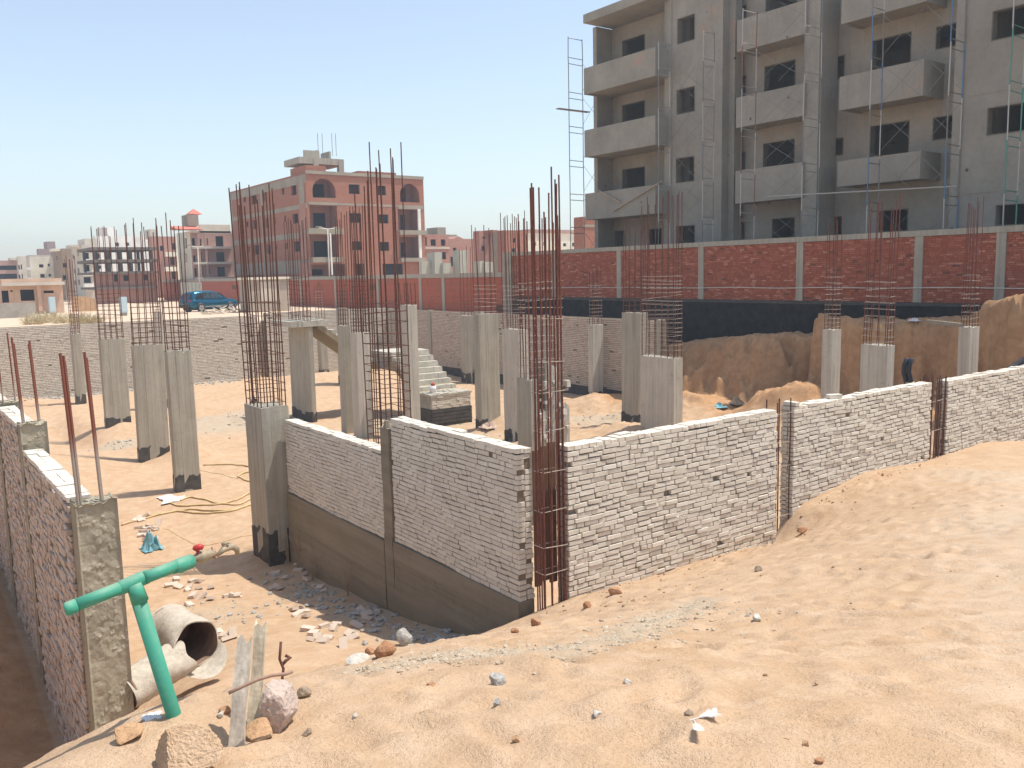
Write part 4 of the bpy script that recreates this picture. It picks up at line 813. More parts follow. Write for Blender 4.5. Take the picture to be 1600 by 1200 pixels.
# the red brick block in the centre
b = Bld('brick_apartment_block', 'big unfinished red brick block with arched balconies and a concrete rooftop frame', 477, 273, 90, 357, 661)
fw = [(545, 288, 562, 303), (588, 290, 603, 305), (546, 333, 564, 348), (592, 335, 607, 349), (550, 377, 566, 391), (594, 378, 608, 392), (555, 412, 569, 430), (598, 412, 630, 432), (484, 321, 527, 357), (484, 367, 529, 402), (622, 327, 655, 361), (624, 370, 656, 403), (484, 413, 540, 432)]
arch = [(488, 279, 524, 309), (625, 287, 655, 316)]
sw = [(380, 306, 384, 316), (392, 305, 401, 319), (411, 300, 414, 314), (440, 293, 444, 304), (455, 289, 463, 305), (383, 346, 388, 355), (395, 344, 402, 358), (415, 341, 420, 356), (429, 340, 431, 350), (444, 337, 447, 347), (457, 334, 466, 349), (386, 385, 390, 394), (397, 383, 405, 398), (417, 382, 423, 397), (430, 381, 433, 391), (446, 380, 450, 389), (459, 377, 469, 393), (388, 425, 392, 432), (401, 424, 404, 432), (432, 423, 435, 430)]
b.shell(RB1, RB1, fw[:8] + fw[8:] + arch, sw, None, 0.3)
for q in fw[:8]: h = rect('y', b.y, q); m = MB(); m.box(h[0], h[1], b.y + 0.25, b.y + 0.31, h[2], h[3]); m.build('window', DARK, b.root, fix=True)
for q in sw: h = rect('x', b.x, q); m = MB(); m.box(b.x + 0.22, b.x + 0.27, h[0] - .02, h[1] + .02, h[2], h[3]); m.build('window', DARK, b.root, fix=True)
for q in arch:      # round the arch heads with brick spandrels
    u0, u1, z0, z1 = rect('y', b.y, q); r = (u1 - u0) / 2; cx_, zc_ = (u0 + u1) / 2, z1 - r
    for sgn in (-1, 1):
        P = [(cx_ + sgn * r, b.y + 0.002, z1), (cx_ + sgn * r, b.y + 0.002, zc_)] + [(cx_ + sgn * r * math.cos(t * math.pi / 20), b.y + 0.002, zc_ + r * math.sin(t * math.pi / 20)) for t in range(1, 11)]
        for i in range(1, len(P) - 1): MBx = None
        m = MB(); m.prism(P if sgn > 0 else P[::-1], (0, 0.29, 0)); m.build('arch_spandrel', RB1, b.root, fix=True)
for q, dk in (((488, 279, 524, 309), (489, 288, 506, 309)), ((484, 321, 527, 357), (490, 333, 508, 356)), ((484, 367, 529, 402), (491, 377, 511, 401)), ((484, 413, 540, 432), (484, 421, 504, 430)), ((625, 287, 655, 316), (626, 294, 634, 316)), ((622, 327, 655, 361), (626, 336, 633, 359)), ((624, 370, 656, 403), (627, 379, 634, 401))):     # balcony rooms behind the openings
    u0, u1, z0, z1 = rect('y', b.y, q); m = MB(); m.box(u0 - 0.1, u1 + 0.1, b.y + 1.9, b.y + 2.1, z0 - .2, z1 + .2); m.box(u0 - 0.3, u0 - 0.06, b.y + 0.31, b.y + 1.89, z0 - .2, z1 + .2); m.box(u1 + 0.06, u1 + 0.3, b.y + 0.31, b.y + 1.89, z0 - .2, z1 + .2); m.box(u0 - .05, u1 + .05, b.y + 0.31, b.y + 1.89, z0 - 0.25, z0 - 0.05); m.build('balcony_recess', RB2, b.root, fix=True)
    h = rect('y', b.y + 1.85, dk); m = MB(); m.box(h[0], h[1], b.y + 1.84, b.y + 1.895, h[2], h[3]); m.build('door_shade_panel', DARK, b.root, fix=True)  # near-black sheet painted in place of the unlit doorway
for q in [(482, 316, 529, 320), (480, 357, 534, 366), (486, 402, 534, 410), (622, 321, 661, 327), (622, 360, 664, 367), (624, 403, 662, 409)]: b.block('balcony_band', q, GREYB, -0.5 if q[3] > 350 else -0.05, 0.0 - 0.003)
b.block('floor_band', (530, 319, 621, 322), GREYB, -0.02, -0.003)
for k, (ya_, yb_) in enumerate(((272, 288), (318, 330), (362, 376), (406, 432))):
    z0, z1 = onx(477, yb_, b.x)[2], onx(477, ya_, b.x)[2]; m = MB(); m.box(b.x - 0.03, b.x - 0.003, b.y, b.y1, z0 + (0.15 if k == 0 else 0.3), z1); m.build('floor_band', GREYB, b.root, fix=True)
for px in (362, 410, 477): y = onx(px, 330, b.x)[1]; m = MB(); m.box(b.x - 0.045, b.x - 0.004, y - 0.35 if px != 477 else y, y + (1.3 if px == 477 else 0.35), b.zb, b.zt - 0.05); m.build('pier', GREYB, b.root, fix=True)
b.block('roof_edge', (477, 271, 661, 276), GREYB, -0.12, -0.003)
b.block('rooftop_brick', (480, 258, 511, 272), RB1, 0.3, onx(450, 262, b.x)[1] - b.y); b.block('rooftop_brick', (567, 267, 626, 276), RB1, 1.0, 3.5)
for q in [(503, 244, 511, 272), (543, 246, 551, 274), (521, 254, 528, 272)]: b.block('rooftop_column', q, CONC, 2.0 if q[0] != 521 else 5.0, 2.5 if q[0] != 521 else 5.5)
b.block('rooftop_beam', (480, 243, 551, 253), CONC, 2.05, 6.0); b.block('rooftop_tank_wall', (492, 230, 516, 243), CONC, 2.6, 2.9); b.block('rooftop_tank_wall', (513, 229, 516, 243), CONC, 2.9, 5.0); b.block('rooftop_tank_wall', (533, 231, 536, 244), CONC, 2.9, 5.0)
for px in (497, 504, 519, 525): p = ony(px, 230, b.y + 2.7); m = MB(); m.tube([(p[0], p[1], p[2] - 0.9), (p[0], p[1], p[2] + 1.4)], 0.025, 4); m.build('starter_bar', RUST, b.root)
b.block('drain_pipe', (512, 365, 514, 430), WHITEP, -0.75, -0.6); b.block('column', (653, 327, 657, 432), WHITEP, -0.25, -0.06)
# the others
far = []
b = Bld('apartment_building', 'low pink building with long dark window bands at the far left edge', -40, 410, 165, None, 27, depth=12); b.shell(PINK, PINK, [(-30, 415, 26, 422), (-30, 428, 27, 436)])
b = Bld('apartment_building', 'beige building with small slit windows next to the pink one', 27.5, 403, 162, 26.8, 46, depth=12); b.shell(BEIGE, BEIGE, [(29, 414, 31, 421), (32.5, 413, 34.5, 421), (30, 429, 32, 436), (34, 428, 36, 436)]); b.block('roof_box', (20, 402, 38, 406), BEIGE, 3, 6)
b = Bld('apartment_building', 'cream white block with four small square windows', 46, 401, 150, 40, 84); b.shell(CREAM, BEIGE, [(61, 413, 68, 418), (74.5, 412, 78, 416), (63, 428, 70, 434), (76, 428, 80, 432)])
for q in ((41, 418, 47, 422), (42, 434, 48, 440)): b.block('balcony', q, WHITEP, -1.0, -0.003)
b = Bld('apartment_building', 'brown roof house with a square stair tower behind the cream block', 59, 391, 185, 57, 90, depth=10); b.shell(MAUVE, MAUVE); b.block('stair_tower', (75, 377, 88, 391), MAUVE, 1, 5)
b = Bld('apartment_building', 'brown block with a rounded parapet behind the farthest left column', 97, 391, 142, 79, 112); b.shell(BROWN, BROWN, [(99, 411, 104, 418), (99, 430, 104, 437)], [(88, 400, 90, 406)]); b.block('roof_box', (84, 388, 96, 392), CREAM, 1, 4)
b = Bld('apartment_building', 'grey beige block with stacked white balconies and a stepped roof', 128, 385, 132, 111, 149); b.shell(BEIGE, BEIGE, [(131, 395, 139, 405), (131, 414, 140, 424), (132, 433, 142, 442)], [(113, 398, 115.5, 405), (121, 394, 123, 400), (115, 420, 118, 427), (121, 419, 124, 427), (116, 438, 119, 445), (122, 437, 125, 445)])
for q in ((129, 405, 147, 411), (129, 425, 148, 431), (130, 443, 148, 449)): b.block('balcony', q, WHITEP, -1.1, -0.003)
b.block('roof_box', (113, 382, 126, 386), BEIGE, 1, 5); b.block('roof_box', (137, 372, 156, 385), BEIGE, 2, 7)
b = Bld('apartment_building', 'tall white house with a rooftop water tower behind the concrete frame', 148, 371, 172, 145, 242, depth=14); b.shell(WHITEP, WHITEP, [(180, 379, 186, 385), (196, 379, 202, 384), (152, 396, 156, 404), (183, 398, 189, 403), (200, 396, 204, 402), (184, 416, 191, 421), (199, 414, 205, 420), (153, 415, 158, 420)]); b.block('water_tower', (164, 354, 182, 371), WHITEP, 2, 7); b.block('water_tower_shade_panel', (164, 355, 171, 368), MAUVE, 1.8, 1.99)  # mauve sheet on the tower front paints its shaded side
b = Bld('concrete_frame_building', 'open dark concrete frame with two empty storeys over a brick ground floor', 149, 428, 112, 146, 243, depth=9); b.shell(RB2, RB2, [(178, 428.5, 184, 440), (193, 430, 201, 439), (224, 429, 231, 438)])
DKC = concrete_mat('dark_frame_concrete', (0.17, 0.145, 0.125))
for q in ((147, 448, 244, 451.5), (141, 386.5, 244, 391), (141, 405.5, 244, 410), (141, 424.5, 244, 428)): b.block('slab', q, DKC, -0.8, 8)
for k, px in enumerate((150, 169, 190, 206, 224, 238)):
    for d0 in (0.2, 6.5): b.block('column', (px - (3 if k == 1 else 2), 391, px + (3 if k == 1 else 2), 424.5), DKC, d0, d0 + 0.4)
b = Bld('apartment_building', 'brick house with cream balcony strips left of the red roofed one', 236, 372, 140, 232, 292, depth=12); b.shell(RB2, RB2, [(268, 380, 274, 390), (250, 384, 256, 392), (266, 402, 273, 414), (268, 424, 275, 436)], [])
for q in ((256, 394, 276, 401), (256, 417, 278, 424), (258, 440, 280, 446)): b.block('balcony', q, CREAM, -1.0, -0.003)
b.block('corner_strip', (276, 367, 281, 446), CREAM, -0.3, -0.003); b.block('corner_strip', (286, 392, 291, 412), CREAM, -0.35, -0.003); b.block('water_tank', (240, 357, 250, 372), BEIGE, 2, 5)
b = Bld('apartment_building', 'three storey house with long balconies and a red tiled roof turret', 298, 364, 112, 276, 365); b.shell(PINK, CREAM, [(300, 372, 305, 387), (310, 373, 315, 386), (321, 372, 325, 383), (337, 369, 349, 385), (302, 399, 306, 409), (311, 393, 316, 410), (321, 395, 326, 409), (338, 394, 351, 409), (304, 419, 308, 432), (312, 416, 317, 432), (324, 418, 328, 428), (340, 417, 352, 432)], [(288, 372, 292, 388), (289, 396, 292, 410)])
for q in ((300, 385.5, 361, 389), (302, 409.5, 362, 413), (304, 433, 368, 437)): b.block('balcony', q, BEIGE, -1.2, -0.003)
for px in (308, 318.5): b.block('pilaster', (px - 1.5, 366, px + 1.5, 436), PINK, -1.15, -0.9)
b.block('parapet', (312, 351, 360, 364), CREAM, 0.02, 0.4); b.block('turret', (299, 334, 316, 352), GREYB, 1.5, 4.0)
u = rect('y', b.y + 1.4, (297, 325, 318, 334)); m = MB(); xc_, yc_ = (u[0] + u[1]) / 2, b.y + 2.7; e = (u[1] - u[0]) / 2; m.add([(xc_ - e, yc_ - e, u[2]), (xc_ + e, yc_ - e, u[2]), (xc_ + e, yc_ + e, u[2]), (xc_ - e, yc_ + e, u[2]), (xc_, yc_, u[3])], [(0, 3, 2, 1), (0, 1, 4), (1, 2, 4), (2, 3, 4), (3, 0, 4)]); m.build('turret_roof', ROOFR, b.root)
u = rect('y', b.y, (273, 352, 314, 360)); m = MB(); m.prism([(u[0], b.y - 0.8, u[2] + 0.1), (u[0], b.y + 2.0, u[3]), (u[0], b.y + 2.0, u[2] + 0.1)], (u[1] - u[0], 0, 0)); m.build('tiled_roof', ROOFR, b.root, fix=True)
b = Bld('apartment_building', 'small pink brick house right of the big red block', 652, 369, 112, 650, 701, depth=9); b.shell(RB2, RB2, [(658, 370, 667, 384), (673, 374, 681, 384), (689, 374, 696, 384), (658, 391, 666, 402), (675, 394, 681, 405), (691, 394, 697, 405)]); b.block('band', (652, 386, 702, 389), BEIGE, -0.1, -0.003)
b = Bld('apartment_building', 'pink gabled brick house with a dark shop window', 701.5, 376, 118, 700.5, 748, depth=10); b.shell(RB2, RB2, [(708, 387, 713, 395), (704, 401, 716, 416)]); u = rect('y', b.y, (702, 369, 730, 376)); m = MB(); m.prism([(u[0], b.y, u[2]), (u[1], b.y, u[2]), ((u[0] + u[1]) / 2, b.y, u[3])], (0, 4, 0)); m.build('gable', RB2, b.root, fix=True); b.block('roof_block', (700, 364, 742, 375), GREYB, 4.5, 9); b.block('roof_box', (714, 352, 727, 364), GREYB, 5, 8)
b = Bld('apartment_building', 'red brown brick house behind the middle rebar cages', 748.5, 364, 106, 747, 776, depth=9); b.shell(RB2, RB2, [(754, 370, 759, 373), (753, 384, 758, 392)])
b = Bld('apartment_building', 'narrow grey rendered stair block with three dark windows', 776.5, 366, 105, 776, 787, depth=7); b.shell(GREYB, GREYB, [(779, 380, 784, 389), (779, 398, 784, 407), (779, 414, 784, 422)])
b = Bld('apartment_building', 'brick house with a brown roof beside the long white building', 787.5, 363, 104, 787, 824, depth=9); b.shell(RB1, RB1, [(800, 388, 806, 396), (801, 372, 806, 379)]); b.block('roof_box', (783, 358, 793, 364), RB1, 2, 4)
b = Bld('apartment_building', 'long low white building with a row of small windows left of the grey block', 824, 364, 125, 822, 913, depth=12); b.shell(CREAM, CREAM, [(832, 378, 838, 384), (849, 378, 853, 384), (867, 379, 872, 385), (880, 380, 885, 385), (894, 379, 898, 385), (902, 379, 905, 384)]); b.block('roof_edge', (824, 359, 912, 364), PINK, -0.2, 4)
b = Bld('apartment_building', 'red brick house corner seen beside the left edge of the grey block', 911, 343, 80, 909, 940, depth=8); b.shell(RB1, RB1); b.block('band', (911, 351, 931, 355), GREYB, -0.05, -0.003)
# raw concrete columns of a neighbouring site beyond the red wall
PG = concrete_mat('pale_green_grey_concrete', (0.44, 0.43, 0.36))
root = thing('unfinished_house', 'pale concrete columns and low walls of a neighbouring site beyond the red wall', 'building', tuple(atd(690, 430, 78)[:2]) + (3.3,))
for q in ((659, 408, 677, 432), (679.5, 394, 691, 432), (693, 411, 705, 432), (719, 391, 731, 432), (750, 408, 757, 432), (758, 409, 770, 432)):
    y0 = atd(q[0], 430, 78)[1]; r = rect('y', y0, q); m = MB(); m.box(r[0], r[1], y0, y0 + (1.2 if q[2] - q[0] < 13 else 0.3), 3.3, r[3]); m.build('column' if q[2] - q[0] < 13 else 'low_wall', PG, root, fix=True)

# ------------------------------------------------------------------ street things behind the site
b = Bld('gate_house', 'tan gate building with flat canopy at the left edge', 2, 441, 82, None, 97, depth=3.5, zb=3.2); b.shell(TAN, TAN, [(4, 454, 14, 473), (32, 452.5, 54, 470), (16, 453.5, 20, 456), (68, 454, 84, 458)], [], DARK); b.block('canopy', (2, 441, 99, 446), BEIGE, -0.7, -0.003); b.block('pier', (58, 446, 64, 486), TAN, -0.4, -0.003)
q0 = atd(56, 490, 76); r = rect('y', q0[1], (-20, 474, 56, 492)); m = MB(); m.box(r[0], r[1], q0[1], q0[1] + 0.25, 3.2, r[3]); tag(recenter(m.build('low_wall', concrete_mat('grey_block_wall', (0.36, 0.33, 0.28), False))), 'low grey block wall in front of the tan gate building', 'wall')
HOARD = plain('orange_board', (0.52, 0.34, 0.19), 0.9, 0.15, 3)
q0 = atd(112, 490, 84); root = thing('board_fence', 'tan wooden board fence right of the gate building', 'fence', (q0[0], q0[1], 3.3))
for k in range(16):
    pa, pb = 112 + k * 2.5, 112 + (k + 1) * 2.5 - 0.15; r = rect('y', q0[1], (pa, 463 if 1 < k < 11 else 466, pb, 490)); m = MB(); m.box(r[0], r[1], q0[1] + (k % 3) * 0.015, q0[1] + 0.06, 3.2, r[3]); m.build('board', HOARD, root, fix=True)
CABM = flat('pale_blue_cabinet_paint', (0.50, 0.63, 0.66), 0.5)
for (a, c, l) in (((77, 464, 87, 489), 76, 'pale blue electricity cabinet left, near the dry bushes'), ((188, 464, 199, 489), 71, 'pale blue electricity cabinet right, seen through the rebar of the left columns')):
    q0 = atd(a[0], 494, c); r = rect('y', q0[1], a); root = thing('electricity_cabinet', l, 'cabinet', (q0[0], q0[1], 3.4), 'electricity cabinets')
    m = MB(); m.box(r[0], r[1], q0[1], q0[1] + 0.4, r[2], r[3]); m.build('body', CABM, root, fix=True); m = MB(); m.box(r[0] + 0.03, r[1] - 0.03, q0[1] - 0.025, q0[1] - 0.004, r[2] + 0.08, r[3] - 0.06); m.build('door', CABM, root, fix=True); m = MB(); m.box(r[0] + 0.04, r[1] - 0.04, q0[1] + 0.05, q0[1] + 0.35, 3.2, r[2] - 0.004); m.build('stand', GREYB, root, fix=True)
q0 = atd(287, 465, 92); root = thing('sheet_fence', 'grey green sheet metal fence left of the parked car', 'fence', (q0[0], q0[1], 3.3))
for k in range(11): r = rect('y', q0[1], (283 + k * 3, 441, 286 + k * 3, 466)); m = MB(); m.box(r[0], r[1] - 0.02, q0[1] + (k % 2) * 0.05, q0[1] + 0.08 + (k % 2) * 0.05, 3.2, r[3]); m.build('sheet', plain('sheet_%d' % k, (0.36, 0.36, 0.31), 0.7, 0.15) if k == 0 else bpy.data.materials['sheet_0'], root, fix=True)
# guard hut at the red wall
root = thing('guard_hut', 'beige rendered guard hut with a flat roof against the red wall', 'hut', (26.5, 64, 3.3)); q0 = onz(392, 489, 3.4); r = rect('y', q0[1], (388, 434, 452, 490)); m = MB(); m.box(r[0] + 0.1, r[1], q0[1], q0[1] + 2.2, 3.1, r[3] - 0.13); m.build('wall', plaster_mat('hut_render', (0.42, 0.36, 0.29)), root, fix=True); m = MB(); m.box(r[0] - 0.05, r[1] + 0.1, q0[1] - 0.15, q0[1] + 2.4, r[3] - 0.127, r[3] + 0.06); m.build('roof', CREAM, root, fix=True); m = MB(); r2_ = rect('y', q0[1], (405, 440, 437, 470)); m.box(r2_[0], r2_[1], q0[1] - 0.03, q0[1] - 0.003, r2_[2], r2_[3]); m.build('plaster_panel', BEIGE, root, fix=True)
# lamp posts
for px, pt, pb, d, l in ((514, 358, 431, 84, 'thin pale lamp post in front of the red block, two short arms'), (311, 386, 446, 100, 'thin pale lamp post in front of the red roofed house')):
    p = atd(px, pb, d); t_ = atd(px - 2, pt, d); root = thing('lamp_post', l, 'lamp post', (p[0], p[1], 3.4), 'lamp posts'); m = MB(); m.tube([(p[0], p[1], 3.3), tuple(t_)], [0.075, 0.05], 8); m.build('pole', BEIGE, root, True)
    for sg in (-1, 1): m = MB(); m.tube([tuple(t_), (t_[0] + sg * 0.9, t_[1], t_[2] + 0.15)], 0.04, 6); m.build('arm', WHITEP, root, True); m = MB(); m.box(t_[0] + sg * 0.9 - 0.3, t_[0] + sg * 0.9 + 0.3, t_[1] - 0.1, t_[1] + 0.1, t_[2] + 0.16, t_[2] + 0.24); m.build('lamp_head', GREYB, root, fix=True)
# dry bushes
DRY = plain('dry_grass', (0.50, 0.42, 0.26), 0.9, 0.35, 3, 0.1)
for px, py, d, n, h, w, l in ((52, 503, 62, 260, 1.1, 0.9, 'dry bush in front of the low grey wall'), (72, 500, 64, 300, 1.3, 1.2, 'taller dry bush left of the left cabinet'), (100, 503, 62, 240, 1.1, 1.0, 'dry bush right of the left cabinet'), (128, 502, 60, 320, 1.3, 1.2, 'broad dry bush behind the farthest left column'), (147, 502, 60, 200, 0.9, 0.8, 'small dry bush at the tan board fence')):
    p = atd(px, py, d); m = MB(); zg = 3.35
    for k in range(n):
        a = rnd.uniform(0, 6.28); rr = w * math.sqrt(rnd.random()) * 0.6; x, y = p[0] + rr * math.cos(a), p[1] + rr * math.sin(a) * 0.7; hh = h * 0.75 * rnd.uniform(0.25, 1.0); lx, ly = rnd.gauss(0, 0.25), rnd.gauss(0, 0.25); s = rnd.uniform(0.006, 0.016)
        m.add([(x - s, y, zg), (x + s, y + s, zg), (x + lx + s, y + ly, zg + hh * 0.7), (x + lx - s, y + ly, zg + hh * 0.7), (x + lx * 1.6, y + ly * 1.6, zg + hh)], [(0, 1, 2, 3), (3, 2, 4)])
    tag(recenter(m.build('dry_bush', DRY)), l, 'bush', 'dry bushes by the street')
# ------------------------------------------------------------------ parked car (side seen, nose to the right)
def car():
    o0 = onz(315, 487.5, 3.43); ang = math.atan2(74.7 - 72.9, 25.1 - 22.1); L, Wd, H = 4.55, 1.85, 1.68
    root = thing('parked_car', 'metallic blue estate car parked by the red wall behind the basement', 'car', (o0[0], o0[1], 3.42))
    ca, sa = math.cos(ang * 0.55), math.sin(ang * 0.55)
    def T(x, y, z): return (o0[0] - 0.75 + x * ca - y * sa, o0[1] + x * sa + y * ca, 3.42 + z)
    paint = flat('metallic_blue_paint', (0.004, 0.095, 0.16), 0.2, 0.6, 0.6); blk = flat('black_trim', (0.02, 0.02, 0.022), 0.6); gl = flat('car_glass', (0.015, 0.02, 0.028), 0.06, 0, 0.8); rim = flat('alloy_rim', (0.62, 0.62, 0.64), 0.3, 0.8); tyre = flat('tyre_rubber', (0.022, 0.022, 0.022), 0.9); chrome = flat('chrome_strip', (0.7, 0.7, 0.72), 0.2, 0.9)
    def loft(secs, name, mt, smooth=True):      # secs: (x, [(y,z)...]) half sections mirrored
        m = MB(); n = None; vs = []
        for x, hp in secs:
            full = [(-y, z) for y, z in hp] + [(y, z) for y, z in reversed(hp)]; n = len(full); vs += [T(x, Wd / 2 + y, z) for y, z in full]
        k = len(secs); fs = [(i * n + j, i * n + (j + 1) % n, (i + 1) * n + (j + 1) % n, (i + 1) * n + j) for i in range(k - 1) for j in range(n)] + [tuple(reversed(range(n))), tuple(range((k - 1) * n, k * n))]
        m.add(vs, fs); o = m.build(name, mt, root, smooth, True); return o
    def sec(zb, zt, w, r=0.12): return [(w * 0.86, zb), (w * 0.97, zb + 0.12), (w, zb + 0.3), (w * 0.985, zt - r), (w * 0.90, zt - 0.02), (w * 0.55, zt + 0.015)]
    w = Wd / 2
    loft([(0.0, sec(0.42, 0.86, w * 0.86)), (0.06, sec(0.34, 1.02, w * 0.93)), (0.35, sec(0.27, 1.06, w * 0.99)), (1.2, sec(0.25, 1.05, w)), (2.4, sec(0.25, 1.03, w)), (3.2, sec(0.25, 1.02, w)), (3.7, sec(0.26, 0.98, w * 0.985)), (4.2, sec(0.28, 0.90, w * 0.94)), (4.45, sec(0.34, 0.80, w * 0.86)), (4.55, sec(0.42, 0.68, w * 0.74))], 'body', paint)
    def cs(zt, wt, wb, zb=1.0): return [(wb, zb), (wb * 0.98, zb + 0.05), (wt + (wb - wt) * 0.35, zb + (zt - zb) * 0.7), (wt, zt - 0.07), (wt * 0.88, zt - 0.01), (wt * 0.5, zt + 0.02)]
    loft([(0.12, cs(1.12, 0.70, 0.84)), (0.30, cs(1.50, 0.68, 0.86)), (0.55, cs(1.62, 0.70, 0.88)), (1.4, cs(1.67, 0.72, 0.89)), (2.2, cs(1.64, 0.71, 0.89)), (2.7, cs(1.50, 0.69, 0.88)), (3.35, cs(1.06, 0.70, 0.86))], 'cabin', paint)
    for sg in (-1, 1):      # side windows, one per door, a hair proud of the cabin side
        for xa, xb, na in ((0.42, 0.86, 0.25), (0.92, 1.72, 0), (1.80, 2.62, 0)):
            def P(x, z): zt = np.interp(x, [.3, .55, 1.4, 2.2, 2.7, 3.35], [1.5, 1.62, 1.67, 1.64, 1.5, 1.06]); f = (z - 1.0) / max(zt - 1.0, .01); return T(x, Wd / 2 + sg * (0.88 - 0.075 * min(f, 0.8) * 1.15 + 0.018), z)
            top = lambda x: float(np.interp(x, [.3, .55, 1.4, 2.2, 2.7, 3.0], [1.40, 1.50, 1.55, 1.52, 1.40, 1.2])); q = [P(xa + (0 if not na else na * 0.0), 1.08), P(xb, 1.08), P(xb, top(xb)), P((xa + xb) / 2, top((xa + xb) / 2)), P(xa + na, top(xa + na))]
            m = MB(); m.prism(q, (-sg * -0.008 * -sa, sg * 0.008 * ca, 0)); m.build('side_window', gl, root, fix=True)
        m = MB(); m.prism([T(0.75, Wd / 2 + sg * (w + 0.004), 0.40), T(3.45, Wd / 2 + sg * (w + 0.004), 0.40), T(3.45, Wd / 2 + sg * (w + 0.004), 0.46), T(0.75, Wd / 2 + sg * (w + 0.004), 0.46)], (0, sg * 0.012, 0)); m.build('chrome_strip', chrome, root, fix=True)
        m = MB(); m.prism([T(0.0, Wd / 2 + sg * 0.62, 0.82), T(0.0, Wd / 2 + sg * 0.84, 0.82), T(0.09, Wd / 2 + sg * 0.88, 0.98), T(0.03, Wd / 2 + sg * 0.62, 0.98)], (-0.03, 0, 0)); m.build('tail_light', flat('tail_light_red', (0.3, 0.02, 0.02), 0.3), root, fix=True)
        m = MB(); m.tube([T(2.75, Wd / 2 + sg * 0.9, 1.06), T(2.75, Wd / 2 + sg * 1.02, 1.1)], [0.05, 0.09], 8); m.build('mirror', paint, root, True)
    m = MB(); m.prism([T(0.09, 0.28, 1.1), T(0.09, Wd - 0.28, 1.1), T(0.255, Wd - 0.32, 1.45), T(0.255, 0.32, 1.45)], (-0.012, 0, 0.004)); m.build('rear_window', gl, root, fix=True)
    m = MB(); m.prism([T(2.73, 0.3, 1.50), T(2.73, Wd - 0.3, 1.50), T(3.30, Wd - 0.26, 1.12), T(3.30, 0.26, 1.12)], (0.012, 0, 0.012)); m.build('windscreen', gl, root, fix=True)
    m = MB(); m.hexa([T(0.3, 0.2, 0.16), T(4.3, 0.2, 0.16), T(4.3, Wd - 0.2, 0.16), T(0.3, Wd - 0.2, 0.16), T(0.3, 0.2, 0.34), T(4.3, 0.2, 0.34), T(4.3, Wd - 0.2, 0.34), T(0.3, Wd - 0.2, 0.34)]); m.build('underbody', blk, root, fix=True)
    m = MB(); m.prism([T(-0.03, 0.2, 0.36), T(-0.03, Wd - 0.2, 0.36), T(-0.03, Wd - 0.2, 0.58), T(-0.03, 0.2, 0.58)], (0.06, 0, 0)); m.build('bumper', blk, root, fix=True)
    for x in (0.88, 3.62):
        for yy, sg in ((0.0, -1), (Wd, 1)):
            wt = MB(); wt.tube([T(x, yy - sg * 0.2, 0.33), T(x, yy - sg * 0.17, 0.33), T(x, yy + sg * 0.0, 0.33), T(x, yy + sg * 0.03, 0.33)], [0.30, 0.335, 0.335, 0.31], 24); wh = wt.build('wheel', tyre, root, True); wh['_o'] = list(root['_o'])
            rm = MB(); rm.tube([T(x, yy + sg * 0.02, 0.33), T(x, yy + sg * 0.038, 0.33)], [0.235, 0.225], 20); o = rm.build('rim', rim, root); o.parent = wh
            hb = MB(); hb.tube([T(x, yy + sg * 0.039, 0.33), T(x, yy + sg * 0.05, 0.33)], [0.06, 0.05], 10); o = hb.build('hub_cap', blk, root); o.parent = wh
            for k in range(5):
                a = k * 1.2566; sp_ = MB(); c1 = T(x + math.cos(a + .3) * 0.13, yy + sg * 0.039, 0.33 + math.sin(a + .3) * 0.13); c2 = T(x + math.cos(a + .3) * 0.2, yy + sg * 0.041, 0.33 + math.sin(a + .3) * 0.2); sp_.tube([c1, c2], [0.02, 0.045], 6); o = sp_.build('rim_gap', blk, root); o.parent = wh
            ar = MB(); ar.tube([T(x, yy - sg * 0.1, 0.36), T(x, yy + sg * 0.006, 0.36)], 0.385, 22); ar.build('wheel_arch', blk, root, True)
car()
# ------------------------------------------------------------------ foreground things
GREENP = plain('green_plastic_pipe', (0.045, 0.36, 0.235), 0.42, 0.10, 3, 0.05, 0, 0.5); t = NT('dusty_green_plastic'); f = t.noise(7, 5, 0.7); nz = t.n('ShaderNodeSeparateXYZ'); g_ = t.n('ShaderNodeNewGeometry'); t.l(g_.outputs['Normal'], nz.inputs[0])
up_ = t.ramp(nz.outputs[2], [(0.45, 0.0), (0.95, 0.55)]); dm = t.mix(1.0, up_, t.ramp(f, [(0.35, 0.2), (0.65, 1.0)]), 'MULTIPLY'); GREEND = t.out(t.mix(t.ramp(t.noise(40, 4, 0.7), [(0.5, 0.0), (0.7, 0.35)]), t.mix(dm, (0.05, 0.30, 0.20), (0.40, 0.36, 0.27)), (0.20, 0.33, 0.24)), 0.62, t.bump(f, 0.1, 0.01), 0, 0.4)
BRASS = plain('dusty_brass', (0.36, 0.29, 0.20), 0.6, 0.3, 20, 0.3, 0.3); REDP = flat('red_valve_paint', (0.45, 0.035, 0.035), 0.4)
b0 = hit(274, 1118); D0 = math.hypot(b0[0], b0[1]); K0 = np.linalg.norm(b0 - EYE) / 1350 * 9.7 / 0.0475
def pp(px, py, d=0.0): return tuple(atd(px, py, D0 + d))
root = thing('standpipe', 'green plastic standpipe with a tee, end cap and red handled valve', 'pipe', tuple(b0))
m = MB(); m.tube([tuple(np.array(pp(277, 1135)) + [0, 0, -0.12]), pp(277, 1135), pp(213, 925)], 0.0475 * K0, 20); m.build('riser', GREEND, root, True)
m = MB(); m.tube([pp(120, 945, -0.05), pp(192, 917)], 0.041 * K0, 18); m.tube([pp(228, 902), pp(276, 884, 0.12)], 0.041 * K0, 18); m.build('cross_pipe', GREEND, root, True)
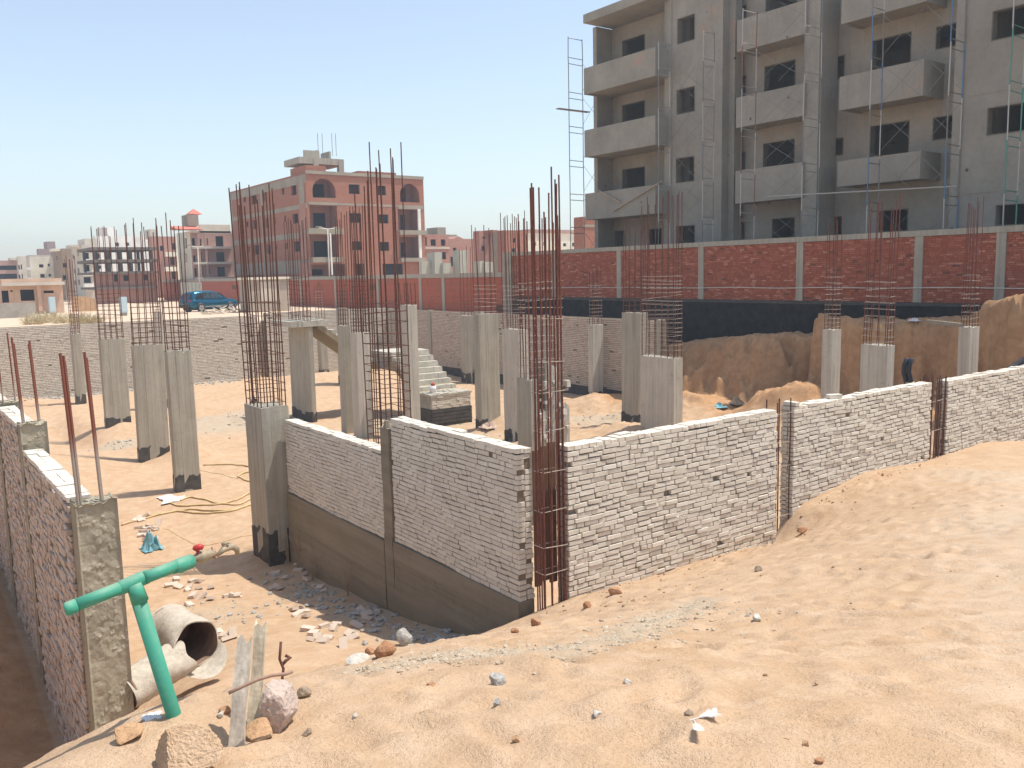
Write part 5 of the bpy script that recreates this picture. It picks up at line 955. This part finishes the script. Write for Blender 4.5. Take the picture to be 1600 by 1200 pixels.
m = MB(); m.tube([pp(186, 919), pp(190, 918), pp(229, 901, 0.03), pp(233, 900, 0.03)], [x * K0 for x in [0.042, 0.0475, 0.0475, 0.042]], 20); m.tube([pp(209, 912), pp(219, 940)], [x * K0 for x in [0.047, 0.054]], 20); m.build('tee', GREEND, root, True)
m = MB(); m.tube([pp(101, 953, -0.06), pp(104, 952, -0.06), pp(119, 946, -0.05)], [x * K0 for x in [0.036, 0.044, 0.044]], 18); m.build('end_cap', GREEND, root, True)
m = MB(); m.tube([pp(270, 888, 0.10), pp(276, 885, 0.12), pp(280, 884, 0.13), pp(298, 877, 0.18)], [x * K0 for x in [0.04, 0.046, 0.052, 0.05]], 18); m.build('coupling', GREEND, root, True)
m = MB(); m.tube([pp(298, 877, .18), pp(306, 873, .2), pp(310, 872, .2), pp(318, 869, .22), pp(322, 868, .23), pp(333, 864, .26)], [x * K0 for x in [0.028, 0.03, 0.042, 0.042, 0.036, 0.036]], 12); valve = m.build('valve', BRASS, root, True); valve['_o'] = list(root['_o'])
m = MB(); m.tube([pp(310, 868, .2), pp(309, 861, .2)], [x * K0 for x in [0.014, 0.012]], 8); m.tube([pp(302, 859, .2), pp(304, 857, .2), pp(315, 854, .2), pp(317, 852, .2)], [x * K0 for x in [0.010, 0.022, 0.024, 0.012]], 8); m.build('handle', REDP, valve, True).parent = valve
m = MB(); m.tube([pp(333, 864, .26), pp(334.5, 863.5, .26)], [x * K0 for x in [0.046, 0.044]], 14); m.build('union_ring', plain('rusty_ring', (0.25, 0.10, 0.07), 0.8), root, True)
m = MB(); m.tube([pp(339, 868, .27), pp(350, 858, .3), pp(362, 854, .32), pp(370, 858, .34), pp(371, 866, .34)], [x * K0 for x in [0.012, 0.024, 0.026, 0.022, 0.016]], 10); m.tube([pp(352, 857, .3), pp(352, 850, .3)], 0.011 * K0, 8); m.tube([pp(346, 851, .3), pp(358, 847, .3)], 0.012 * K0, 8); m.build('tap', BRASS, root, True)

ROLLM = plain('dusty_fibre_tube', (0.46, 0.405, 0.325), 0.9, 0.2, 5, 0.4, stretch=(3, 3, 3)); ROLLIN = plain('brown_tube_inside', (0.25, 0.16, 0.11), 0.95, 0.25, 8, 0.4)
def fibre_tube(label, pa, pb, r, seed, squash=1.0, flap=False):
    pa, pb = Vector(pa), Vector(pb); root = thing('fibre_tube', label, 'tube', tuple((pa + pb) / 2 - Vector((0, 0, r))), 'cut fibre tubes lying in the pit'); d = (pb - pa).normalized(); s_ = d.cross(Vector((0, 0, 1))).normalized(); u = s_.cross(d); L = (pb - pa).length
    def skin(rad, name, mt, inv):
        m = MB(); n, k = 40, 22; vs = []
        for i in range(k):
            for j in range(n):
                a = 2 * math.pi * j / n; w = 1 + 0.035 * math.sin(3 * a + seed + i * 0.35) + 0.015 * math.sin(i * 1.9 + 2 * a) + (0.05 * math.sin(5 * a + seed) if i > k - 4 else 0)
                vs.append(pa + d * (L * i / (k - 1) + (0.03 * math.sin(4 * a + seed) if i == k - 1 else 0)) + (s_ * math.cos(a) + u * math.sin(a) * squash) * rad * w)
        fs = [(i * n + j, i * n + (j + 1) % n, (i + 1) * n + (j + 1) % n, (i + 1) * n + j) for i in range(k - 1) for j in range(n)]
        m.add(vs, [tuple(reversed(q)) for q in fs] if inv else fs); m.build(name, mt, root, True)
    skin(r, 'outer_skin', ROLLM, False); skin(r * 0.95, 'inner_skin', ROLLIN, True)
    m = MB(); m.tube([pa + d * 0.03, pa + d * 0.05], r * 0.97, 24); m.build('added_end_disc', ROLLIN, root)  # disc added across the far end so the inside looks dark
    m = MB(); n = 40; e = [(s_ * math.cos(2 * math.pi * j / n) + u * math.sin(2 * math.pi * j / n) * squash, 1 + 0.035 * math.sin(3 * 2 * math.pi * j / n + seed + 21 * 0.35) + 0.015 * math.sin(21 * 1.9 + 2 * 2 * math.pi * j / n) + 0.05 * math.sin(5 * 2 * math.pi * j / n + seed), 0.03 * math.sin(4 * 2 * math.pi * j / n + seed)) for j in range(n)]
    vs = [pb + d * x[2] + x[0] * r * x[1] for x in e] + [pb + d * x[2] + x[0] * r * 0.95 * x[1] for x in e]; m.add(vs, [(j, (j + 1) % n, (j + 1) % n + n, j + n) for j in range(n)]); m.build('rim', ROLLM, root)
    if flap:
        m = MB(); N = 12; vs = []
        for i in range(N):
            a = -math.pi * 0.95 + i / (N - 1) * math.pi * 0.75; c = pb + (s_ * math.cos(a) + u * math.sin(a)) * r
            for k in range(4): vs.append(c + d * (0.10 * k) * math.sin((i + 0.5) / N * math.pi) + Vector((0, 0, -0.02 * k)) + (s_ * math.cos(a)) * 0.02 * k)
        m.add(vs, [(i * 4 + k, i * 4 + k + 1, (i + 1) * 4 + k + 1, (i + 1) * 4 + k) for i in range(N - 1) for k in range(3)]); m.build('torn_flap', ROLLM, root, True)
dq = 10.9; c1 = np.array(atd(262, 978, dq + 0.6)); c2 = np.array(atd(307, 1006, dq - 0.15)); fibre_tube('upright lying fibre tube with a wide dark open end, torn lip hanging from it', c1, c2, 0.285, 1.0, 1.0, True)
c1 = np.array(atd(192, 1082, dq - 0.55)); c2 = np.array(atd(283, 1027, dq - 0.15)); fibre_tube('flattened dusty fibre tube lying behind the nearest mortar pillar', c1, c2, 0.255, 2.3, 0.85)

OLDW = plain('weathered_plank', (0.47, 0.41, 0.33), 0.92, 0.25, 1.0, 0.5, stretch=(40, 40, 2)); OLDW2 = plain('weathered_plank_yellow', (0.56, 0.48, 0.35), 0.92, 0.25, 1.0, 0.5, stretch=(40, 40, 2))
def board(label, pa, pb, w, th, mt, seed, name='wooden_board', group='weathered boards stuck in the sand bank'):
    pa, pb = Vector(pa), Vector(pb); r = random.Random(seed); d = (pb - pa).normalized(); v = Vector(atd(800, 600, 1)) - Vector(EYE); s_ = d.cross(v).normalized(); nn = s_.cross(d); m = MB(); K, J = 9, 4; vs = []
    for i in range(K):
        for sd in (0, 1):
            for j in range(J):
                u = (j / (J - 1) - 0.5) * w * (1 + 0.05 * math.sin(i * 1.3 + seed)); e = (r.uniform(-0.015, 0.035) if i == K - 1 else (r.uniform(-.04, .01) if i == 0 else 0))
                vs.append(pa + (pb - pa) * (i / (K - 1)) + d * e + s_ * u + nn * (th if sd else 0) + nn * 0.006 * math.sin(i * 0.9 + seed))
    idx = lambda i, sd, j: (i * 2 + sd) * J + j; fs = []
    for i in range(K - 1):
        for j in range(J - 1): fs += [(idx(i, 0, j), idx(i, 0, j + 1), idx(i + 1, 0, j + 1), idx(i + 1, 0, j)), (idx(i, 1, j), idx(i + 1, 1, j), idx(i + 1, 1, j + 1), idx(i, 1, j + 1))]
        fs += [(idx(i, 0, 0), idx(i + 1, 0, 0), idx(i + 1, 1, 0), idx(i, 1, 0)), (idx(i, 0, J - 1), idx(i, 1, J - 1), idx(i + 1, 1, J - 1), idx(i + 1, 0, J - 1))]
    for j in range(J - 1): fs += [(idx(0, 0, j), idx(0, 1, j), idx(0, 1, j + 1), idx(0, 0, j + 1)), (idx(K - 1, 0, j), idx(K - 1, 0, j + 1), idx(K - 1, 1, j + 1), idx(K - 1, 1, j))]
    m.add(vs, fs); tag(recenter(m.build(name, mt, None, False, True)), label, 'board', group)
db = math.hypot(*hit(362, 1172)[:2])
board('left grey board of the pair stuck upright in the sand, split along its middle', atd(367, 1178, db), atd(381, 1000, db + 0.18), 0.062, 0.018, OLDW, 1); board('right yellowish board of the pair stuck in the sand, splintered top', atd(394, 1135, db + 0.18), atd(407, 978, db + 0.3), 0.05, 0.02, OLDW2, 4)
def wire(label, pts, r, mt=RUST, name='bent_rebar', cat='rebar', group=None, n=7): m = MB(); m.tube(pts, r, n); tag(recenter(m.build(name, mt, None, True)), label, cat, group)
def pd(d, *q): return [tuple(atd(x, y, d + k * 0.01)) for k, (x, y) in enumerate(q)]
wire('bent rusty rod lying across the two boards', pd(db - 0.03, (357, 1083), (380, 1072), (402, 1062), (425, 1055), (447, 1053), (457, 1049)), 0.0075, plain('pale_rust', (0.30, 0.19, 0.14), 0.85))
wire('twisted dark rod standing up beside the white rock', pd(db + 0.3, (436, 1078), (441, 1062), (443, 1045), (437, 1030), (439, 1003)), 0.0065, RUST); wire('short hooked rod next to the twisted dark rod', pd(db + 0.4, (440, 1040), (447, 1032), (454, 1028), (446, 1024)), 0.008, RUST)
# stones
def rock_mesh(seed, n=2, rough=0.28, mt=None):
    import bmesh
    b = bmesh.new(); bmesh.ops.create_icosphere(b, subdivisions=n, radius=1.0); r = random.Random(seed); cuts = [(Vector((r.gauss(0, 1), r.gauss(0, 1), r.gauss(0, 1))).normalized(), r.uniform(0.45, 0.85)) for _ in range(9)]
    for v in b.verts:
        for c, h in cuts:
            k = v.co.dot(c) - h
            if k > 0: v.co -= c * k * 0.92
        v.co *= 1 + r.uniform(-1, 1) * rough * 0.12
    me = bpy.data.meshes.new('rock'); b.to_mesh(me); b.free()
    if mt: me.materials.append(mt)
    return me
def stone_mat(name, c, c2): t = NT(name); f = t.noise(14, 5, 0.75); g = t.noise(60, 3, 0.7); return t.out(t.mix(t.ramp(g, [(0.5, 0.0), (0.72, 0.7)]), t.ramp(f, [(0.35, c), (0.65, c2)]), tuple(x * 0.55 for x in c)), 0.95, t.bump(g, 0.6, 0.01, t.bump(f, 0.5, 0.03)), 0, 0.1)
SM = {'clod': stone_mat('brown_sand_clod', (0.28, 0.165, 0.095), (0.40, 0.25, 0.145)), 'gravel': stone_mat('pale_gravel', (0.40, 0.325, 0.235), (0.54, 0.455, 0.345)), 'white': stone_mat('white_stone', (0.44, 0.40, 0.34), (0.62, 0.58, 0.51)), 'grey': stone_mat('speckled_grey_stone', (0.30, 0.28, 0.25), (0.50, 0.48, 0.44)), 'sand': stone_mat('sand_clod', (0.42, 0.255, 0.14), (0.52, 0.33, 0.19)), 'red': stone_mat('red_clod', (0.34, 0.175, 0.095), (0.46, 0.26, 0.145)), 'brown': stone_mat('brown_stone', (0.24, 0.18, 0.13), (0.36, 0.28, 0.20)), 'pink': stone_mat('pinkish_white_stone', (0.42, 0.36, 0.31), (0.56, 0.42, 0.35))}
def rock(label, px, py, w, h, kind, seed, name='rock', cat='stone', group=None, sink=0.25, n=3):
    p = hit(px, py + h / 2); d = np.linalg.norm(p - EYE); sx, sz = w / 1350 * d / 2, h / 1350 * d / 2 * 1.15; o = bpy.data.objects.new(name, rock_mesh(seed, n, 0.3, SM[kind])); sc.collection.objects.link(o); o.location = (p[0], p[1], p[2] + sz * (1 - sink)); o.scale = (sx * 1.12, sx * 1.0, sz * 1.15); o.rotation_euler = (0, 0, seed * 1.3); return tag(o, label, cat, group)
rock('large pinkish white rock beside the boards', 436, 1105, 60, 62, 'pink', 3, n=4); rock('speckled grey stone alone on the sand in the foreground', 778, 1061, 27, 22, 'grey', 5); rock('small grey stone below the speckled stone', 776, 1100, 12, 10, 'grey', 6); rock('white stone on the sand right of the gravel', 1184, 968, 15, 10, 'white', 8); rock('tiny white stone next to the other white stone on the sand', 1167, 963, 9, 7, 'white', 9)
rock('brown stone above the white feather', 1075, 1118, 15, 12, 'brown', 10); rock('flat brown pebble at the bottom left of the bare sand', 807, 1155, 14, 9, 'sand', 11); rock('smooth grey pebble below the large pinkish white rock', 481, 1148, 17, 14, 'brown', 12); rock('white pebble with a bit of stick on the bare sand', 555, 1122, 10, 9, 'white', 13); rock('whitish pebble in the middle of the sand below the gravel', 980, 1068, 12, 10, 'white', 14); rock('pale flat stone low in the middle of the sand', 933, 1115, 15, 9, 'white', 15)
rock('reddish clod at the foot of the sunlit wall near the corner cage', 962, 924, 22, 11, 'red', 16, cat='clod'); rock('reddish clod below the corner cage', 918, 946, 13, 11, 'red', 17, cat='clod'); rock('brown clod below the first reddish clods', 838, 973, 17, 16, 'red', 18, cat='clod'); rock('dark clod at the crest right of the corner', 805, 985, 12, 9, 'red', 19, cat='clod')
rock('big orange clod on the crest of the bank, left of the plinth', 603, 1014, 34, 26, 'red', 20, cat='clod'); rock('flat orange clod leaning on the big orange clod', 579, 1020, 16, 16, 'red', 21, cat='clod'); rock('white flat stone left of the orange clods', 560, 1030, 34, 12, 'white', 22)
rock('sandy clod at the foot of the nearest mortar pillar', 200, 1150, 44, 16, 'sand', 24, cat='clod'); rock('crumbly clod at the foot of the boards', 408, 1142, 46, 24, 'sand', 25, cat='clod'); rock('small clod left of the boards', 352, 1110, 16, 14, 'red', 26, cat='clod'); rock('small white stone left of the boards by the clod', 345, 1122, 12, 11, 'white', 27)
rock('large lumpy sand clod at the bottom left, in front of the standpipe', 292, 1172, 100, 66, 'sand', 28, cat='clod', sink=0.6, n=5).data.materials[0] = SAND; rock('brown clod standing in for a dark hole right of the large pinkish white rock', 476, 1085, 20, 14, 'brown', 29, cat='clod'); rock('broken red brick piece on the sand', 674, 1074, 16, 10, 'red', 30); rock('reddish stone low on the right of the bare sand', 1280, 1189, 12, 8, 'red', 31); rock('brown pebble on the right of the bare sand', 1260, 1166, 11, 8, 'sand', 32); rock('dark clod below the first thin rebar gap', 1254, 829, 16, 8, 'red', 33, cat='clod'); rock('brown clod on the slope below the first sunlit panel', 1185, 890, 12, 9, 'brown', 34, cat='clod')  # the brown clod beside the pinkish rock stands in for a dark hole
# two white feathers
p0 = hit(1105, 1150); FE = flat('white_feather_down', (0.82, 0.80, 0.76), 0.9)
def feather(label, a, b, wide, seed):
    r = random.Random(seed); A, B = hit(*a), hit(*b); A[2] += 0.035; B[2] += 0.045; A, B = Vector(A), Vector(B); d = B - A; s_ = Vector((-d.y, d.x, 0)).normalized(); m = MB(); m.tube([A, (A + B) / 2 + Vector((0, 0, .004)), B], 0.0016, 5)
    for k in range(70):
        t_ = 0.35 + 0.65 * k / 70; c = A + d * t_; w = wide * math.sin(min(1, (t_ - 0.3) * 1.6) * math.pi * 0.62) * r.uniform(0.7, 1.1)
        for sg in (-1, 1): e = c + s_ * sg * w + d.normalized() * w * 0.5 + Vector((0, 0, r.uniform(0, .012))); q = d.normalized() * 0.0016; m.add([c - q, c + q, e], [(0, 1, 2)])
    tag(recenter(m.build('feather', FE)), label, 'feather', 'white feathers on the sand')
feather('white feather lying crosswise with its bushy end to the right', (1078, 1140), (1120, 1138), 0.034, 1); feather('white feather lying lengthwise below the crosswise one', (1084, 1141), (1092, 1166), 0.026, 2)
# broken bricks along the shaded wall and in the pit
RUB = brick_meshes(WB_D, 8, 91, 0.5)
def rubble(label, px, py, k, group):
    p = hit(px, py); o = bpy.data.objects.new('brick_fragment', rnd.choice(RUB)); sc.collection.objects.link(o); L = rnd.uniform(0.10, 0.25); o.location = (p[0], p[1], p[2] + 0.025); o.scale = (L, 0.12, 0.062); o.rotation_euler = (rnd.gauss(0, 0.25), rnd.gauss(0, 0.25), rnd.uniform(0, 3.1)); tag(o, label, 'brick', group)
G1 = 'broken white bricks scattered in the shade of the wall'; L1 = 'broken white brick lying in the shadow of the brick wall'
for px, py in [(430, 898), (445, 905), (428, 920), (436, 921), (466, 893), (474, 900), (480, 908), (463, 884), (492, 918), (500, 920), (505, 925), (468, 952), (476, 958), (466, 962), (478, 965), (459, 955), (482, 985), (490, 992), (497, 998), (486, 1002), (503, 1005), (512, 1000), (520, 985), (506, 980), (526, 978), (545, 993), (552, 998), (557, 980), (565, 957), (573, 962), (578, 952), (590, 958), (572, 970), (537, 1012)]: rubble(L1, px, py, 1, G1)
G2 = 'broken white bricks on the sunlit pit floor'; L2 = 'broken white brick lying on the sunlit pit floor'
for k in range(46):
    px, py = rnd.choice(((300, 920, 34, 16), (318, 935, 30, 14), (370, 932, 10, 4), (225, 842, 18, 16), (215, 815, 12, 10), (240, 826, 16, 8), (345, 1000, 20, 10), (275, 905, 30, 8)))[:2] if False else (lambda q: (rnd.gauss(q[0], q[2] * .6), rnd.gauss(q[1], q[3] * .6)))(rnd.choice(((300, 920, 34, 16), (318, 935, 30, 14), (370, 932, 8, 4), (225, 842, 16, 14), (215, 815, 10, 10), (240, 826, 16, 8), (345, 1000, 20, 10)))); rubble(L2, px, py, 2, G2)
rock('pale angular concrete lump in the shade at the tip of the shadow', 632, 996, 26, 24, 'grey', 41)
# loose bricks on the wall tops
for (px, py), l in (((1303, 630), 'loose white brick lying on the middle sunlit panel'), ((1236, 637), 'white brick pair end overhanging the left end of the middle panel')):
    p = ony(px, py, YR + 0.12); o = bpy.data.objects.new('loose_brick', BRICKS[2]); sc.collection.objects.link(o); o.location = (p[0], p[1], 3.69 + 0.033); o.scale = (0.25, 0.12, 0.064); o.rotation_euler = (0, 0, 0.3 + px); tag(o, l, 'brick')
# hose, cables, rags
HOSE = plain('yellow_hose', (0.58, 0.43, 0.22), 0.6, 0.2, 6, 0.1)
def ground_line(pts, r, jitter=0.0, sub=8):
    P = [hit(*q) for q in pts]; out = []
    for i in range(len(P) - 1):
        p0_, p1_, p2_, p3_ = P[max(i - 1, 0)], P[i], P[i + 1], P[min(i + 2, len(P) - 1)]
        for k in range(sub):
            s_ = k / sub; q = 0.5 * (2 * p1_ + (p2_ - p0_) * s_ + (2 * p0_ - 5 * p1_ + 4 * p2_ - p3_) * s_ ** 2 + (3 * p1_ - p0_ - 3 * p2_ + p3_) * s_ ** 3); out.append((q[0], q[1], gz(q[0], q[1]) + r * 1.2))
    return out
m = MB()
for pts in ([(190, 822), (225, 812), (262, 803), (300, 797), (340, 799), (375, 795), (405, 782), (412, 768), (392, 770), (360, 785), (320, 790), (282, 792), (262, 785)], [(235, 808), (275, 800), (320, 804), (360, 800), (395, 790), (418, 780)], [(282, 783), (300, 778), (330, 785), (370, 790), (402, 776)], [(318, 728), (370, 728), (410, 733), (418, 742), (392, 738), (372, 745), (385, 752), (412, 760)]): m.tube(ground_line(pts, 0.022), 0.024, 6)
tag(recenter(m.build('hose', HOSE, None, True)), 'pale yellow hose lying in loops on the sand left of the corner pillar', 'hose')
m = MB(); m.tube(ground_line([(236, 838), (244, 832), (262, 828), (310, 852), (380, 838), (415, 833)], 0.006), 0.007, 5); m.tube(ground_line([(310, 735), (340, 740), (375, 750)], 0.008), 0.009, 5); tag(recenter(m.build('cable', HOSE, None, True)), 'thin cable trailing across the sand from the blue rag', 'cable')
def crumple(label, px, py, w, h, mt, name, cat, seed, hgt=0.6):
    p = hit(px, py); d = np.linalg.norm(p - EYE); W_ = w / 1350 * d; H_ = h / 1350 * d; r = random.Random(seed); n = 9; m = MB(); vs = [(p[0] + (i / (n - 1) - .5) * W_ * (1 + .2 * r.uniform(-1, 1)), p[1] + (j / (n - 1) - .5) * W_ * (1 + .2 * r.uniform(-1, 1)), p[2] + 0.01 + H_ * hgt * max(0, r.uniform(-0.1, 1)) * math.sin(math.pi * i / (n - 1)) * math.sin(math.pi * j / (n - 1))) for j in range(n) for i in range(n)]
    m.add(vs, [(j * n + i, j * n + i + 1, (j + 1) * n + i + 1, (j + 1) * n + i) for j in range(n - 1) for i in range(n - 1)]); tag(recenter(m.build(name, mt)), label, cat)
BLUE = plain('blue_plastic_sheet', (0.16, 0.36, 0.42), 0.5, 0.3, 6, 0.1, 0, 0.4); WPL = flat('white_plastic_bag', (0.66, 0.66, 0.64), 0.5); BLKP = flat('black_plastic_bag', (0.03, 0.035, 0.045), 0.35)
crumple('crumpled blue plastic rag on the pit floor by the pillar', 237, 858, 28, 30, BLUE, 'plastic_rag', 'rag', 1, 1.2); crumple('white plaster splash at the foot of the nearest left column', 275, 778, 46, 12, plain('plaster_splash', (0.66, 0.64, 0.58), 0.95), 'plaster_splash', 'plaster', 2, 0.15); crumple('dark plastic bag on grey dust left of the corner pillar', 397, 629, 10, 9, BLKP, 'plastic_bag', 'bag', 3, 1.5); crumple('blue and white plastic bag at the foot of the sand bank', 1124, 637, 20, 10, BLUE, 'plastic_bag', 'bag', 4, 0.8); crumple('torn cardboard at the foot of the sand bank', 1152, 632, 22, 14, plain('cardboard', (0.42, 0.32, 0.22), 0.95), 'cardboard', 'cardboard', 5, 1.0); crumple('white plastic bag on top of the cut sand bank', 1428, 508, 14, 6, WPL, 'plastic_bag', 'bag', 6, 1.2); crumple('flat white plastic bag between the pillar and the standpipe', 238, 1125, 24, 10, WPL, 'plastic_bag', 'bag', 7, 0.5); crumple('pale sheet half buried at the foot of the square topped column', 765, 668, 26, 12, plain('pale_sheet', (0.50, 0.38, 0.30), 0.9), 'plastic_sheet', 'sheet', 8, 1.0)
# pipes and wood by the cut bank
for k, (dx, l) in enumerate(((0, 'left one of two curved black conduits rising behind the middle panel'), (8, 'right one of two curved black conduits rising behind the middle panel'))):
    root = thing('conduit', l, 'conduit', tuple(atd(1420 + dx, 607, 24)), 'curved black conduits'); d = 24; m = MB(); m.tube([tuple(atd(x + dx, y, d)) for x, y in ((1420, 612), (1416, 598), (1412, 582), (1413, 570), (1417, 560))], 0.06, 8); m.build('hose', BLKP, root, True); m = MB(); m.tube([tuple(atd(x + dx, y, d)) for x, y in ((1422.5, 618), (1416.5, 597))], 0.063, 8); m.build('pale_end', HOSE, root, True)
m = MB(); m.beam(atd(1450, 502, 29), atd(1502, 508, 27.5), 0.12, 0.10); tag(recenter(m.build('timber_beam', PLANK)), 'grey timber lying on top of the cut sand bank', 'timber')
for k, (a, b) in enumerate(((( 1560, 588), (1602, 560)), ((1572, 590), (1604, 568)))): wire(('upper' if k == 0 else 'lower') + ' black pipe slanting at the right edge in front of the sand bank', [tuple(atd(*a, 23)), tuple(atd(*b, 24.5))], 0.07, BLKP, 'black_pipe', 'pipe', 'black pipes at the right edge', 8)
# timber heap beside the car
q0 = onz(352, 489, 3.45); root = thing('timber_heap', 'heap of pale broken timber in front of the parked car', 'timber heap', (q0[0], q0[1], 3.4))
for k in range(34):
    x, y = q0[0] + rnd.uniform(-1.6, 1.7), q0[1] + rnd.uniform(-0.5, 0.8); a = rnd.uniform(0, 3.1); L = rnd.uniform(0.4, 1.0); z = 3.42 + rnd.uniform(0.0, 0.40) * (1 - abs(x - q0[0] - .4) / 2.4); m = MB(); m.beam((x - L * math.cos(a) / 2, y - L * math.sin(a) / 2, z), (x + L * math.cos(a) / 2, y + L * math.sin(a) / 2, z + rnd.uniform(-.05, .3)), 0.09, 0.05); m.build('timber', OLDW2 if k % 2 else OLDW, root, fix=True)
# dry weeds at the plinth
for px, py, h, l in ((478, 880, 70, 'dry weed against the plinth beside the grey pillar'), (500, 905, 62, 'dry weed against the plinth, second from the grey pillar'), (556, 930, 70, 'dry forked weed against the plinth before the slim post'), (462, 878, 60, 'bleached twigs leaning at the foot of the grey pillar')):
    p = hit(px, py); p[0] -= 0.15; m = MB(); d = np.linalg.norm(p - EYE)
    for k in range(9):
        a = rnd.uniform(0, 6.28); hh = h / 1350 * d * rnd.uniform(0.4, 1.0); e = (p[0] + 0.22 * math.cos(a), p[1] + 0.3 * math.sin(a), p[2] + hh); mid = (p[0] + 0.06 * math.cos(a), p[1] + 0.08 * math.sin(a), p[2] + hh * .55); m.tube([tuple(p), mid, e], [0.007, 0.005, 0.002], 4)
        for j in range(3): s_ = rnd.uniform(.4, .9); c = tuple(mid[i] + (e[i] - mid[i]) * s_ for i in range(3)); m.tube([c, (c[0] + rnd.gauss(0, .09), c[1] + rnd.gauss(0, .09), c[2] + rnd.uniform(.02, .12))], [0.004, 0.0015], 3)
    tag(recenter(m.build('dry_weed', plain('dry_weed_' + str(px), (0.34, 0.27, 0.18), 0.9))), l, 'weed', 'dry weeds along the plinth')
# loose gravel, clods and rubble too many to count
_RV = [([tuple(v.co) for v in me.vertices], [tuple(p.vertices) for p in me.polygons]) for me in (rock_mesh(200 + k, 1) for k in range(10))]
def scatter(name, label, pts, mt, cat):
    m = MB()
    for x, y, s_ in pts:
        vs, fs = rnd.choice(_RV); a = rnd.uniform(0, 6.28); c, d = math.cos(a), math.sin(a); k = (rnd.uniform(.7, 1.3), rnd.uniform(.7, 1.2), rnd.uniform(.45, .85)); z = ZI(x, y)
        m.add([(x + (v[0] * k[0] * c - v[1] * k[1] * d) * s_, y + (v[0] * k[0] * d + v[1] * k[1] * c) * s_, z + (v[2] * k[2] + 0.25) * s_) for v in vs], fs)
    o = m.build(name, mt); tag(o, label, cat, None, 'stuff')
ZI = gz
def along(line, n, w, s0, s1):
    L = np.array(line); out = []
    for _ in range(n): i = rnd.randrange(len(L) - 1); t_ = rnd.random(); p = L[i] + (L[i + 1] - L[i]) * t_; out.append((p[0] + rnd.gauss(0, w), p[1] + rnd.gauss(0, w), s0 * (s1 / s0) ** (rnd.random() ** 2.2)))
    return out
_pg = along(GRAVEL, 2600, 0.2, 0.004, 0.022) + along(GRAVEL[-3:], 500, 0.22, 0.005, 0.03) + [(rnd.gauss(4.9, .35), rnd.gauss(4.6, .5), 0.006 * 5 ** (rnd.random() ** 2)) for _ in range(260)]
scatter('gravel', 'band of pale crushed gravel along the crest of the sand bank', _pg, SM['gravel'], 'gravel')
_pc = [(rnd.uniform(1.2, 15), rnd.uniform(1.6, 8.55), 0.003 * 6 ** (rnd.random() ** 3.5)) for _ in range(1300)] + [(rnd.uniform(7, 16), 8.5 - abs(rnd.gauss(0, 0.35)), 0.006 * 6 ** (rnd.random() ** 3)) for _ in range(420)] + [(rnd.gauss(5.9, 1.0), rnd.gauss(7.2, .7), 0.006 * 5 ** (rnd.random() ** 2.5)) for _ in range(260)]
scatter('clods', 'small reddish clods and crumbs strewn over the sand bank', [q for q in _pc if q[1] < 8.6], SM['clod'], 'clods')
_pr = [(gx + rnd.gauss(0, gr * .45), gy + rnd.gauss(0, gr * .45), 0.012 * 7 ** (rnd.random() ** 2)) for gx, gy, gr, ga in DUST[:10] for _ in range(90)] + [(6.35 - abs(rnd.gauss(0, .35)), rnd.uniform(9.5, 17), 0.012 * 7 ** (rnd.random() ** 2)) for _ in range(420)] + [(rnd.uniform(5, 17), 50.6 - abs(rnd.gauss(0, .5)), rnd.uniform(.03, .12)) for _ in range(320)]
scatter('rubble', 'crumbled mortar and stone chips on the basement floor and along the walls', _pr, SM['grey'], 'rubble')
# ------------------------------------------------------------------ haze
if HAZE > 0:
    m = MB(); m.box(-420, 520, -320, 660, -1.5, 34); o = m.build('haze', SAND); o.data.materials.clear(); hm = bpy.data.materials.new('haze'); hm.use_nodes = True; nt = hm.node_tree; nt.nodes.clear(); ou = nt.nodes.new('ShaderNodeOutputMaterial'); pv = nt.nodes.new('ShaderNodeVolumePrincipled'); pv.inputs['Color'].default_value = (0.80, 0.90, 1.0, 1); pv.inputs['Density'].default_value = HAZE; pv.inputs['Anisotropy'].default_value = 0.2; nt.links.new(pv.outputs[0], ou.inputs['Volume']); o.data.materials.append(hm); o['kind'] = 'stuff'
